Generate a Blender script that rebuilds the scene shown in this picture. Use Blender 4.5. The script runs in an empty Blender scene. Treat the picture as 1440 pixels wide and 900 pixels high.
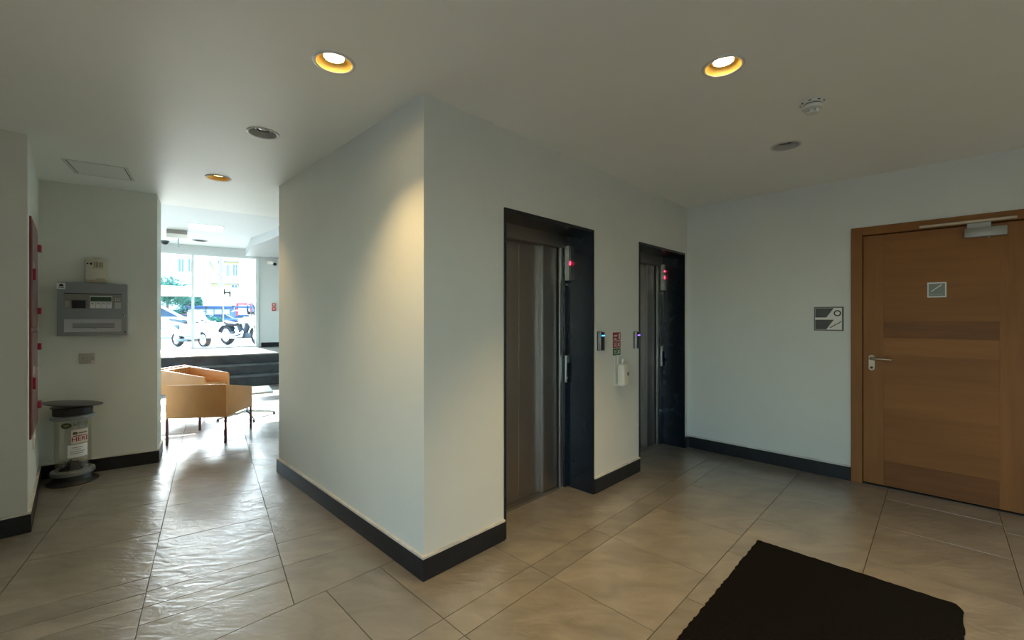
import bpy, bmesh, math, random
from mathutils import Vector, Matrix
random.seed(7)
R = math.radians
S = bpy.context.scene
COL = S.collection

# ------------------------------------------------------------------ camera
F_PX, CX, CY, CAM_H = 609.0, 720.0, 448.0, 1.40
cam = bpy.data.objects.new('camera', bpy.data.cameras.new('camera'))
COL.objects.link(cam)
cam.location = (0, 0, CAM_H)
cam.rotation_euler = (R(90), 0, 0)
cam.data.sensor_width = 36
cam.data.lens = 36 * F_PX / 1440
cam.data.shift_y = -2 / 1440
cam.data.clip_start = 0.02
cam.data.clip_end = 400
S.camera = cam

# ------------------------------------------------------------------ frames of the place
TA = R(90 - 44.62)            # elevator block axes (a, b)
TH = R(90 - 55.2)             # corridor / entrance hall axes (ha, hb)
uA, uB = Vector((math.cos(TA), math.sin(TA))), Vector((-math.sin(TA), math.cos(TA)))
hA, hB = Vector((math.cos(TH), math.sin(TH))), Vector((-math.sin(TH), math.cos(TH)))
def floor_pt(px, py, z=0):
    d = F_PX * (CAM_H - z) / (py - CY)
    return Vector(((px - CX) / F_PX * d, d))
C0 = floor_pt(596, 815.5)
PC = floor_pt(221, 650.3)
H = 2.608                     # ceiling
HH = 3.25                     # entrance hall ceiling
def W(a, b, z=0): v = C0 + uA * a + uB * b; return Vector((v.x, v.y, z))
def WH(a, b, z=0): v = PC + hA * a + hB * b; return Vector((v.x, v.y, z))
def to_h(v): v = Vector((v[0], v[1])) - PC; return v.dot(hA), v.dot(hB)
def to_a(v): v = Vector((v[0], v[1])) - C0; return v.dot(uA), v.dot(uB)

# ------------------------------------------------------------------ world, sun, exposure
w = bpy.data.worlds.new('sky'); S.world = w; w.use_nodes = True
bg = w.node_tree.nodes['Background']
bg.inputs[1].default_value = 0.85
sun = bpy.data.objects.new('sun', bpy.data.lights.new('sun', 'SUN')); COL.objects.link(sun)
sun.data.energy = 10.5; sun.data.angle = R(0.6); sun.data.color = (1, 0.95, 0.86)
SUN_PHI, SUN_EL = R(84), R(23)
t = hA * math.cos(SUN_PHI) - hB * math.sin(SUN_PHI)
sdir = Vector((t.x * math.cos(SUN_EL), t.y * math.cos(SUN_EL), -math.sin(SUN_EL)))
sun.rotation_euler = sdir.to_track_quat('-Z', 'Y').to_euler()
sun.location = (-30, 20, 30)
sky = w.node_tree.nodes.new('ShaderNodeTexSky'); sky.sky_type = 'NISHITA'; sky.sun_disc = False
sky.sun_elevation = SUN_EL; sky.sun_rotation = math.atan2(-sdir.x, -sdir.y)
sky.air_density = 1.0; sky.dust_density = 0.5; sky.ozone_density = 3.0
w.node_tree.links.new(sky.outputs[0], bg.inputs[0])
S.view_settings.view_transform = 'Standard'
S.view_settings.look = 'None'
S.view_settings.exposure = 1.6
S.view_settings.gamma = 1.0
S.view_settings.use_curve_mapping = False
def portal(loc, rz, sx, sy):
    L = bpy.data.lights.new('daylight_portal', 'AREA'); L.shape = 'RECTANGLE'; L.size = sx; L.size_y = sy
    L.cycles.is_portal = True
    o = bpy.data.objects.new('daylight_portal', L); COL.objects.link(o)
    o.location = loc; o.rotation_euler = (R(-90), 0, rz)
    return o
FAC = 8.09                     # facade plane, hb
portal(WH(-1.5, FAC - 0.12, 1.84), TH, 6.0, 2.42)                # faces -hb
portal(WH(-4.42, 4.3, 1.85), TH + R(90), 7.2, 2.4)               # faces +ha
portal(W(-4.12, -2.7, 1.15), TA + R(90), 2.4, 2.28)               # faces +a

# ------------------------------------------------------------------ materials
MATS = {}
def mat(name, col, rough=0.6, metal=0.0, var=0.0, vscale=6.0, bump=0.0, bscale=20.0, stretch=(1, 1, 1),
        emit=None, spec=None, col2=None, rand=0.0, coat=0.0, aniso=0.0):
    if name in MATS: return MATS[name]
    m = bpy.data.materials.new(name); m.use_nodes = True
    nt = m.node_tree; N = nt.nodes; L = nt.links
    p = N['Principled BSDF']
    p.inputs['Base Color'].default_value = (*col, 1)
    p.inputs['Roughness'].default_value = rough
    p.inputs['Metallic'].default_value = metal
    if spec is not None: p.inputs['Specular IOR Level'].default_value = spec
    if coat: p.inputs['Coat Weight'].default_value = coat; p.inputs['Coat Roughness'].default_value = 0.1
    tc = None
    if var or bump or col2 or rand:
        tc = N.new('ShaderNodeTexCoord'); mp = N.new('ShaderNodeMapping'); mp.inputs['Scale'].default_value = stretch
        L.new(tc.outputs['Object'], mp.inputs[0])
    if var or col2:
        n = N.new('ShaderNodeTexNoise'); n.inputs['Scale'].default_value = vscale; n.inputs['Detail'].default_value = 6
        n.inputs['Roughness'].default_value = 0.6
        L.new(mp.outputs[0], n.inputs['Vector'])
        mx = N.new('ShaderNodeMix'); mx.data_type = 'RGBA'
        c2 = col2 if col2 else tuple(min(1, c * (1 + var)) for c in col)
        c1 = col if col2 else tuple(c * (1 - var) for c in col)
        mx.inputs[6].default_value = (*c1, 1); mx.inputs[7].default_value = (*c2, 1)
        rp = N.new('ShaderNodeMapRange'); rp.inputs[1].default_value = 0.3; rp.inputs[2].default_value = 0.7
        L.new(n.outputs['Fac'], rp.inputs[0]); L.new(rp.outputs[0], mx.inputs[0])
        out = mx.outputs[2]
        if rand:
            oi = N.new('ShaderNodeObjectInfo'); hs = N.new('ShaderNodeHueSaturation')
            mr = N.new('ShaderNodeMapRange'); mr.inputs[3].default_value = 1 - rand; mr.inputs[4].default_value = 1 + rand
            L.new(oi.outputs['Random'], mr.inputs[0]); L.new(mr.outputs[0], hs.inputs['Value'])
            L.new(out, hs.inputs['Color']); out = hs.outputs[0]
        L.new(out, p.inputs['Base Color'])
    if bump:
        n2 = N.new('ShaderNodeTexNoise'); n2.inputs['Scale'].default_value = bscale; n2.inputs['Detail'].default_value = 5
        L.new(mp.outputs[0], n2.inputs['Vector'])
        b = N.new('ShaderNodeBump'); b.inputs['Strength'].default_value = bump; b.inputs['Distance'].default_value = 0.01
        L.new(n2.outputs['Fac'], b.inputs['Height']); L.new(b.outputs[0], p.inputs['Normal'])
    if emit:
        p.inputs['Emission Color'].default_value = (*emit[0], 1); p.inputs['Emission Strength'].default_value = emit[1]
    MATS[name] = m
    return m
def glass(name, tint=(0.93, 0.97, 0.96), refl=0.06, rough=0.02, const=None):
    if name in MATS: return MATS[name]
    m = bpy.data.materials.new(name); m.use_nodes = True
    nt = m.node_tree; N = nt.nodes; L = nt.links; N.remove(N['Principled BSDF'])
    tr = N.new('ShaderNodeBsdfTransparent'); tr.inputs[0].default_value = (*tint, 1)
    gl = N.new('ShaderNodeBsdfGlossy'); gl.inputs['Roughness'].default_value = rough
    fr = N.new('ShaderNodeFresnel'); fr.inputs[0].default_value = 1.3 + refl
    mx = N.new('ShaderNodeMixShader')
    if const is None: L.new(fr.outputs[0], mx.inputs[0])
    else: mx.inputs[0].default_value = const
    L.new(tr.outputs[0], mx.inputs[1]); L.new(gl.outputs[0], mx.inputs[2])
    L.new(mx.outputs[0], N['Material Output'].inputs[0]); MATS[name] = m
    return m

M_WALL = mat('painted plaster', (0.70, 0.715, 0.665), 0.75, var=0.03, vscale=1.5, bump=0.06, bscale=60)
M_CEIL = mat('painted ceiling', (0.84, 0.86, 0.82), 0.45, var=0.02, vscale=1.2, bump=0.12, bscale=2.2, spec=0.35)
M_SKIRT = mat('black skirting tile', (0.013, 0.015, 0.019), 0.42, spec=0.35, var=0.3, vscale=9)
M_CAULK = mat('skirting top strip', (0.62, 0.60, 0.55), 0.5, var=0.2, vscale=12)
M_GROUT = mat('floor grout', (0.045, 0.042, 0.038), 0.85)
def tile_material():
    m = bpy.data.materials.new('riven grey floor tile'); m.use_nodes = True
    nt = m.node_tree; N = nt.nodes; L = nt.links; p = N['Principled BSDF']
    g = N.new('ShaderNodeNewGeometry'); oi = N.new('ShaderNodeObjectInfo')
    sc = N.new('ShaderNodeVectorMath'); sc.operation = 'SCALE'; sc.inputs[0].default_value = (13, 7, 3)
    L.new(oi.outputs['Random'], sc.inputs['Scale'])
    ad = N.new('ShaderNodeVectorMath'); ad.operation = 'ADD'
    L.new(g.outputs['Position'], ad.inputs[0]); L.new(sc.outputs[0], ad.inputs[1])
    mp = N.new('ShaderNodeMapping'); mp.inputs['Rotation'].default_value = (0, 0, -TH); mp.inputs['Scale'].default_value = (1, 2.2, 1)
    L.new(ad.outputs[0], mp.inputs[0])
    n1 = N.new('ShaderNodeTexNoise'); n1.inputs['Scale'].default_value = 3.5; n1.inputs['Detail'].default_value = 8; n1.inputs['Distortion'].default_value = 0.8
    L.new(mp.outputs[0], n1.inputs['Vector'])
    cr = N.new('ShaderNodeValToRGB'); e = cr.color_ramp.elements
    e[0].position = 0.3; e[0].color = (0.175, 0.163, 0.142, 1); e[1].position = 0.72; e[1].color = (0.285, 0.265, 0.23, 1)
    L.new(n1.outputs['Fac'], cr.inputs[0])
    hs = N.new('ShaderNodeHueSaturation'); mr = N.new('ShaderNodeMapRange'); mr.inputs[3].default_value = 0.9; mr.inputs[4].default_value = 1.1
    L.new(oi.outputs['Random'], mr.inputs[0]); L.new(mr.outputs[0], hs.inputs['Value']); L.new(cr.outputs[0], hs.inputs['Color'])
    L.new(hs.outputs[0], p.inputs['Base Color'])
    n2 = N.new('ShaderNodeTexNoise'); n2.inputs['Scale'].default_value = 6; n2.inputs['Detail'].default_value = 4; n2.inputs['Distortion'].default_value = 1.2
    L.new(mp.outputs[0], n2.inputs['Vector'])
    b = N.new('ShaderNodeBump'); b.inputs['Strength'].default_value = 0.45; b.inputs['Distance'].default_value = 0.010
    L.new(n2.outputs['Fac'], b.inputs['Height']); L.new(b.outputs[0], p.inputs['Normal'])
    p.inputs['Coat Weight'].default_value = 0.7; p.inputs['Coat IOR'].default_value = 1.7; p.inputs['Coat Roughness'].default_value = 0.26
    L.new(b.outputs[0], p.inputs['Coat Normal'])
    p.inputs['Roughness'].default_value = 0.30
    p.inputs['Specular IOR Level'].default_value = 0.9
    return m
M_TILE = tile_material()
M_STEP = mat('dark stone step', (0.035, 0.042, 0.048), 0.4, var=0.45, vscale=5)
M_TREAD_LIT = mat('grey stone tread', (0.11, 0.125, 0.13), 0.3, var=0.25, vscale=5)  # dark step stone lightened to paint in sun and sky on the treads
M_REVEAL = mat('blue black polished stone', (0.006, 0.011, 0.018), 0.22, var=0.5, vscale=7, spec=0.5)
M_STEEL = mat('brushed steel', (0.46, 0.44, 0.41), 0.38, 1.0, var=0.08, vscale=30, stretch=(20, 20, 0.3))
M_STEELD = mat('dark brushed steel', (0.33, 0.305, 0.285), 0.40, 1.0, var=0.08, vscale=30, stretch=(20, 20, 0.3))
M_ALU = mat('satin aluminium', (0.55, 0.55, 0.52), 0.38, 0.85)
M_CHROME = mat('chrome', (0.75, 0.76, 0.78), 0.15, 1.0)
M_SATIN = mat('satin nickel', (0.40, 0.31, 0.22), 0.45, 0.8)
M_BLACK = mat('black plastic', (0.012, 0.013, 0.018), 0.35)
M_BLACKM = mat('black matt', (0.02, 0.02, 0.02), 0.7)
M_GAP = mat('dark gap', (0.008, 0.008, 0.009), 0.8)
M_WHITE = mat('white plastic', (0.72, 0.71, 0.66), 0.4)
M_PAPER = mat('white paper', (0.78, 0.79, 0.80), 0.7)
M_CREAM = mat('cream plastic', (0.56, 0.52, 0.42), 0.45)
M_RED = mat('red sign print', (0.30, 0.012, 0.02), 0.4)
M_GREEN = mat('green sign print', (0.012, 0.10, 0.03), 0.4)
M_PRINT = mat('white sign print', (0.80, 0.78, 0.72), 0.6)
M_GREYPRINT = mat('grey print', (0.20, 0.21, 0.22), 0.6)
M_DARKPRINT = mat('dark print', (0.03, 0.03, 0.03), 0.5)
M_REDPRINT = mat('dark red print', (0.26, 0.015, 0.012), 0.6)
M_LEDRED = mat('red display', (0.3, 0, 0), 0.5, emit=((1.0, 0.02, 0.06), 5))
M_LEDBLUE = mat('blue light', (0, 0.1, 0.3), 0.5, emit=((0.03, 0.32, 1.0), 2.2))
M_LEDVIOLET = mat('violet light', (0.1, 0, 0.3), 0.5, emit=((0.13, 0.06, 1.0), 2.2))
M_WOOD = mat('orange brown wood veneer', (0.225, 0.088, 0.020), 0.55, col2=(0.29, 0.118, 0.027), spec=0.3, vscale=2.5, stretch=(0.4, 0.4, 5), rand=0.05, bump=0.03, bscale=30)
M_WOODV = mat('frame wood', (0.225, 0.09, 0.022), 0.55, spec=0.3, col2=(0.29, 0.12, 0.03), vscale=3.0, stretch=(7, 7, 0.6))
M_MAT = mat('black mat pile', (0.007, 0.0065, 0.006), 0.95, spec=0.08, var=0.35, vscale=120, bump=0.9, bscale=260)
M_LEATH = mat('tan orange leather', (0.56, 0.25, 0.075), 0.5, var=0.06, vscale=5, bump=0.05, bscale=90)
M_CHAIRLEG = mat('maroon metal', (0.10, 0.022, 0.022), 0.35, 0.3)
M_MAROON = mat('maroon painted steel', (0.20, 0.105, 0.105), 0.4, var=0.06, vscale=4)
M_CRIMSON = mat('crimson plastic', (0.36, 0.008, 0.055), 0.35)
M_PANELGREY = mat('grey enamel', (0.25, 0.27, 0.28), 0.4)
M_LCD = mat('green lcd', (0.025, 0.07, 0.03), 0.25)

# ------------------------------------------------------------------ mesh helpers
class MB:
    def __init__(s): s.v = []; s.f = []
    def add(s, vs, fs):
        n = len(s.v); s.v += [tuple(v) for v in vs]; s.f += [tuple(i + n for i in f) for f in fs]; return s
    def box(s, x0, x1, y0, y1, z0, z1):
        return s.add([(x0, y0, z0), (x1, y0, z0), (x1, y1, z0), (x0, y1, z0), (x0, y0, z1), (x1, y0, z1), (x1, y1, z1), (x0, y1, z1)],
                     [(3, 2, 1, 0), (4, 5, 6, 7), (0, 1, 5, 4), (1, 2, 6, 5), (2, 3, 7, 6), (3, 0, 4, 7)])
    def prism(s, pts, z0, z1):           # xy polygon (counter-clockwise) extruded in z
        n = len(pts)
        vs = [(p[0], p[1], z0) for p in pts] + [(p[0], p[1], z1) for p in pts]
        return s.add(vs, [tuple(range(n))[::-1], tuple(range(n, 2 * n))] + [(i, (i + 1) % n, n + (i + 1) % n, n + i) for i in range(n)])
    def prism_y(s, pts, y0, y1):         # xz polygon extruded in y
        n = len(pts)
        vs = [(p[0], y0, p[1]) for p in pts] + [(p[0], y1, p[1]) for p in pts]
        return s.add(vs, [tuple(range(n)), tuple(range(n, 2 * n))[::-1]] + [(i, n + i, n + (i + 1) % n, (i + 1) % n) for i in range(n)])
    def lathe(s, prof, c=(0, 0, 0), seg=32, M=None, cap=True):
        vs = []; fs = []; n = len(prof)
        for k in range(seg):
            a = 2 * math.pi * k / seg
            for r, z in prof:
                v = Vector((r * math.cos(a), r * math.sin(a), z))
                if M: v = M @ v
                vs.append((v.x + c[0], v.y + c[1], v.z + c[2]))
        for k in range(seg):
            k2 = (k + 1) % seg
            for i in range(n - 1):
                fs.append((k * n + i, k2 * n + i, k2 * n + i + 1, k * n + i + 1))
        if cap:
            if prof[0][0] > 1e-4: fs.append(tuple(k * n for k in range(seg))[::-1])
            if prof[-1][0] > 1e-4: fs.append(tuple(k * n + n - 1 for k in range(seg)))
        return s.add(vs, fs)
    def tube(s, pts, r, seg=8, r2=None):
        pts = [Vector(p) for p in pts]; n = len(pts); vs = []; fs = []
        up = None
        for i, p in enumerate(pts):
            d = (pts[min(i + 1, n - 1)] - pts[max(i - 1, 0)]).normalized()
            if up is None: up = Vector((0, 0, 1)) if abs(d.z) < 0.9 else Vector((1, 0, 0))
            x = d.cross(up).normalized(); y = x.cross(d).normalized(); up = y
            rr = r if r2 is None else r + (r2 - r) * i / (n - 1)
            for k in range(seg):
                a = 2 * math.pi * k / seg
                vs.append(p + x * rr * math.cos(a) + y * rr * math.sin(a))
        for i in range(n - 1):
            for k in range(seg):
                fs.append((i * seg + k, i * seg + (k + 1) % seg, (i + 1) * seg + (k + 1) % seg, (i + 1) * seg + k))
        fs.append(tuple(range(seg))[::-1]); fs.append(tuple((n - 1) * seg + k for k in range(seg)))
        return s.add(vs, fs)
    def ball(s, c, rx, ry=None, rz=None, seg=16, rings=10):
        ry = ry or rx; rz = rz or rx
        prof = [(math.sin(math.pi * i / rings), -math.cos(math.pi * i / rings)) for i in range(rings + 1)]
        return s.lathe(prof, c, seg, Matrix.Diagonal((rx, ry, rz)), cap=False)
    def build(s, name, material, parent=None, loc=None, rz=0, bevel=0, bseg=2, smooth=True, angle=35, sub=0):
        me = bpy.data.meshes.new(name)
        bm = bmesh.new()
        vv = [bm.verts.new(v) for v in s.v]
        for f in s.f:
            try: bm.faces.new([vv[i] for i in f])
            except ValueError: pass
        bmesh.ops.remove_doubles(bm, verts=bm.verts, dist=1e-5)
        bmesh.ops.recalc_face_normals(bm, faces=bm.faces)
        if bevel:
            ed = [e for e in bm.edges if len(e.link_faces) == 2 and e.calc_face_angle(0) > R(30)]
            bmesh.ops.bevel(bm, geom=ed, offset=bevel, segments=bseg, profile=0.5, affect='EDGES', clamp_overlap=True)
        bm.to_mesh(me); bm.free()
        me.materials.append(material)
        if smooth:
            for p in me.polygons: p.use_smooth = True
            me.set_sharp_from_angle(angle=R(angle))
        o = bpy.data.objects.new(name, me); COL.objects.link(o)
        if parent: o.parent = parent
        if loc is not None: o.location = loc
        o.rotation_euler = (0, 0, rz)
        if sub:
            md = o.modifiers.new('smooth', 'SUBSURF'); md.levels = sub; md.render_levels = sub
        return o
def thing(name, label, cat, loc, rz=0, group=None):
    o = bpy.data.objects.new(name, None); COL.objects.link(o); o.empty_display_size = 0.1
    o.location = loc; o.rotation_euler = (0, 0, rz); o['label'] = label; o['category'] = cat
    if group: o['group'] = group
    return o
def tag(o, label, cat, group=None):
    o['label'] = label; o['category'] = cat
    if group: o['group'] = group
    return o
def struct(o, label=None, cat=None):
    o['kind'] = 'structure'
    if label: o['label'] = label
    if cat: o['category'] = cat
    return o
def text(name, body, size, material, parent, loc, rot=(R(90), 0, 0), align='CENTER', depth=0.0004, bold=0.0):
    c = bpy.data.curves.new(name, 'FONT'); c.body = body; c.size = size; c.align_x = align; c.align_y = 'CENTER'
    c.extrude = depth; c.offset = bold; c.resolution_u = 3
    tmp = bpy.data.objects.new(name, c)
    me = bpy.data.meshes.new_from_object(tmp); bpy.data.objects.remove(tmp); bpy.data.curves.remove(c)
    me.materials.clear(); me.materials.append(material); me.name = name
    o = bpy.data.objects.new(name, me); COL.objects.link(o); o.parent = parent; o.location = loc; o.rotation_euler = rot
    return o
def copy_tree(o, parent=None):
    c = o.copy(); COL.objects.link(c); c.parent = parent
    for ch in list(o.children): copy_tree(ch, c)
    return c
LA = W(0, 0); LH = WH(0, 0)
ZERO = Vector((0, 0, 0))

# ------------------------------------------------------------------ SETTING
# floor slabs and tiles -------------------------------------------------
def clip(poly, fn):                      # keep fn(p) >= 0
    out = []
    for i, p in enumerate(poly):
        q = poly[(i + 1) % len(poly)]; a, b = fn(p), fn(q)
        if a >= 0: out.append(p)
        if (a >= 0) != (b >= 0):
            t = a / (a - b); out.append((p[0] + (q[0] - p[0]) * t, p[1] + (q[1] - p[1]) * t))
    return out
def ha_to_ab(p):
    v = PC + hA * p[0] + hB * p[1] - C0; return v.dot(uA), v.dot(uB)
def ab_to_ha(p):
    v = C0 + uA * p[0] + uB * p[1] - PC; return v.dot(hA), v.dot(hB)
BND = 0.282                              # joint where corridor paving meets lobby paving
fl = MB(); fl.box(-6, 6.5, -9, FAC, -0.25, -0.0035)
floor = struct(fl.build('floor', M_GROUT, loc=LH, rz=TH, smooth=False), 'grey riven stone-effect tile floor with dark joints', 'floor')
def tile(poly, frame):                   # polygon in the frame's coordinates -> tile with eased edge
    cx = sum(p[0] for p in poly) / len(poly); cy = sum(p[1] for p in poly) / len(poly)
    area = abs(sum(poly[i][0] * poly[(i + 1) % len(poly)][1] - poly[(i + 1) % len(poly)][0] * poly[i][1] for i in range(len(poly)))) / 2
    if area < 0.002: return
    n = len(poly); tx, ty = random.uniform(-.0007, .0007), random.uniform(-.0007, .0007)
    def ins(d):
        out = []
        for i in range(n):
            p0, p1, p2 = Vector(poly[i - 1]), Vector(poly[i]), Vector(poly[(i + 1) % n])
            e1 = (p1 - p0).normalized(); e2 = (p2 - p1).normalized()
            n1 = Vector((-e1.y, e1.x)); n2 = Vector((-e2.y, e2.x)); k = n1 + n2
            den = 1 + n1.dot(n2)
            out.append(p1 + k * (d / max(den, 0.3)))
        return out
    o1, o2 = ins(0.0018), ins(0.0021)
    ang = TA if frame == 'A' else TH
    def g(p, z): return (p[0] - cx, p[1] - cy, z + (p[0] - cx) * tx + (p[1] - cy) * ty)
    vs = [g(p, -0.02) for p in o1] + [g(p, -0.0016) for p in o1] + [g(p, 0) for p in o2]
    fs = [tuple(range(2 * n, 3 * n))]
    for i in range(n):
        j = (i + 1) % n
        fs += [(i, j, n + j, n + i), (n + i, n + j, 2 * n + j, 2 * n + i)]
    wv = (W if frame == 'A' else WH)(cx, cy)
    lx, ly = to_h(wv)
    MB().add(vs, fs).build('floor_tile', M_TILE, floor, loc=(lx, ly, 0), rz=ang - TH, smooth=False)
def rect(x0, x1, y0, y1): return [(x0, y0), (x1, y0), (x1, y1), (x0, y1)]
# lobby paving: rows in b, joints in a
rows = [(-0.320, BND, [-4.0, -3.41, -2.81, -2.21, -1.61, -1.008, -0.405, -0.105, 0.500, 1.105, 1.71, 2.33, 2.94, 3.41]),
        (-0.474, -0.320, [-4.0, -3.1, -2.5, -1.9, -1.3, -0.71, -0.105, 0.500, 1.105, 1.71, 2.33, 2.94, 3.41]),
        (-1.060, -0.474, [-4.0, -3.71, -3.1, -2.5, -1.9, -1.3, -0.71, -0.105, 0.505, 1.105, 1.71, 2.33, 2.94, 3.41])]
b1 = -1.060; k = 0
while b1 > -4.1:
    k += 1; off = [0.0, 0.3, 0.15][k % 3]
    rows.append((max(b1 - 0.606, -4.2), b1, [-4.0] + [-3.7 + off + 0.606 * i for i in range(12) if -3.7 + off + 0.606 * i < 3.3] + [3.41])); b1 -= 0.606
for b0, b1, js in rows:
    for j0, j1 in zip(js, js[1:]):
        poly = rect(j0, j1, b0, b1)
        if b1 == BND and j0 >= 0.0: poly = rect(j0, j1, b0, 0.34)      # runs into the lift openings
        if b1 == BND and j0 < 0 < j1: poly = rect(j0, j1, b0, BND)
        tile(poly, 'A')
# corridor / entrance hall paving: columns in ha, joints in hb
cols = {-2: [-1.95, -2.10, -2.70, -3.31, -3.9], -1: [-1.178, -1.785, -2.385, -2.550, -2.691, -3.3, -3.9], 0: [-1.928, -2.540, -2.690, -2.840, -3.45, -4.06],
        1: [-1.778, -2.390, -2.685, -3.29], 2: [-1.5, -2.1]}
base = 0.158
for c in range(-5, 5):
    x0 = base + 0.6065 * c; x1 = x0 + 0.6065
    lst = cols.get(c, [1.0 + 0.15 * (c % 3)])
    top = lst[0]; up = [top]
    while up[-1] < 5.05: up.append(min(up[-1] + (0.6065 if random.random() < 0.85 else 0.152), 5.08))
    js = sorted(set(up + lst))
    for y0, y1 in zip(js, js[1:]):
        if c < -2 and y1 < 0.2: continue
        poly = rect(x0, x1, y0, y1)
        poly = clip(poly, lambda p: ha_to_ab(p)[1] - BND)
        if len(poly) < 3: continue
        q = [ha_to_ab(p) for p in poly]
        if all(p[0] > 0.05 and p[1] < 2.3 for p in q): continue      # under the elevator block
        if all(p[0] < -1.7 and p[1] < 3.5 for p in q): continue
        tile(poly, 'H')

# walls ------------------------------------------------------------------
D_A = 3.404                              # plane of the wall with the wooden door
L1, L2, LW, LZ = 0.598, 2.330, 1.002, 2.106
lw = MB()
for x0, x1 in ((0.0, L1), (L1 + LW, L2), (L2 + LW, D_A)): lw.box(x0, x1, 0, 0.34, 0, H)
for x0 in (L1, L2): lw.box(x0, x0 + LW, 0, 0.34, LZ, H)
struct(lw.build('wall_elevators', M_WALL, loc=LA, rz=TA, smooth=False), 'grey-white plaster wall holding the two elevators', 'wall')
cw = MB().box(0.0, 0.2, 0.34, 2.327, 0, H); cw.box(0.2, D_A + 0.2, 2.127, 2.327, 0, H)
struct(cw.build('wall_corridor', M_WALL, loc=LA, rz=TA, smooth=False), 'plaster wall running down the corridor beside the elevators', 'wall')
sh = MB().box(0.2, D_A, 0.62, 0.7, 0, H)
struct(sh.build('wall_shaft', M_BLACKM, loc=LA, rz=TA, smooth=False), 'dark shaft wall behind the elevator doors', 'wall')
DR0, DR1, DRZ = -1.423, -2.490, 2.174    # door opening with architrave, in b
dw = MB().box(D_A, D_A + 0.2, DR0, 2.127, 0, H); dw.box(D_A, D_A + 0.2, -4.4, DR1, 0, H); dw.box(D_A, D_A + 0.2, DR1, DR0, DRZ, H); dw.box(D_A + 0.13, D_A + 0.2, DR1, DR0, -0.003, DRZ)  # last box backs the doorway, added to block light leaking in
struct(dw.build('wall_right', M_WALL, loc=LA, rz=TA, smooth=False), 'plain plaster wall with the wooden door', 'wall')
struct(MB().box(-4.2, D_A + 0.2, -4.4, -4.2, 0, H).build('wall_back', M_WALL, loc=LA, rz=TA, smooth=False), 'plain plaster wall behind the lobby', 'wall')
GX0, GX1, GZ = -3.9, -1.5, 2.30             # opening for the added daylight glazing in the end wall, b
bk = MB().box(-4.2, -4.0, -4.2, GX0, 0, H); bk.box(-4.2, -4.0, GX1, 2.49, 0, H); bk.box(-4.2, -4.0, GX0, GX1, GZ, H)
struct(bk.build('wall_left', M_WALL, loc=LA, rz=TA, smooth=False), 'plaster end wall around the glazed street entrance', 'wall')
STUB_A, STUB_B = -1.530, 2.292
st = MB().box(-4.0, STUB_A, STUB_B, STUB_B + 0.2, 0, H); st.box(STUB_A - 0.2, STUB_A, STUB_B + 0.2, 3.80, 0, H)
struct(st.build('wall_niche', M_WALL, loc=LA, rz=TA, smooth=False), 'plaster wall return with the red hose cabinet', 'wall')
struct(MB().box(-0.86, 0, 0, 0.40, 0, H).build('wall_alarm_panel', M_WALL, loc=LH, rz=TH, smooth=False), 'plaster wall carrying the fire alarm panel', 'wall')
lb = MB().box(-4.5, -0.86, 0.15, 0.40, 0, HH)
struct(lb.build('wall_hall_back', M_WALL, loc=LH, rz=TH, smooth=False), 'plaster wall at the back of the entrance hall', 'wall')
struct(MB().box(4.3, 4.5, -0.6, FAC, 0, HH).build('wall_hall_right', M_WALL, loc=LH, rz=TH, smooth=False), 'plaster side wall of the entrance hall', 'wall')
hl = MB().box(-4.7, -4.5, 0.15, FAC + 0.2, 0, 0.62); hl.box(-4.7, -4.5, 0.15, FAC + 0.2, 3.05, HH); hl.box(-4.7, -4.5, 0.15, 0.6, 0.62, 3.05)
struct(hl.build('wall_hall_left', M_WALL, loc=LH, rz=TH, smooth=False), 'low wall under the side glazing of the entrance hall', 'wall')
WIN_R = 1.487                            # right end of the shop window, ha
M_FWALL = mat('pale facade wall', (0.66, 0.70, 0.70), 0.7)
fw = MB().box(WIN_R, 4.5, FAC, FAC + 0.22, 0, 3.05); fw.box(-4.7, 4.5, FAC, FAC + 0.22, 3.05, HH)
struct(fw.build('wall_facade', M_FWALL, loc=LH, rz=TH, smooth=False), 'pale wall and lintel around the shop window', 'wall')

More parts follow.
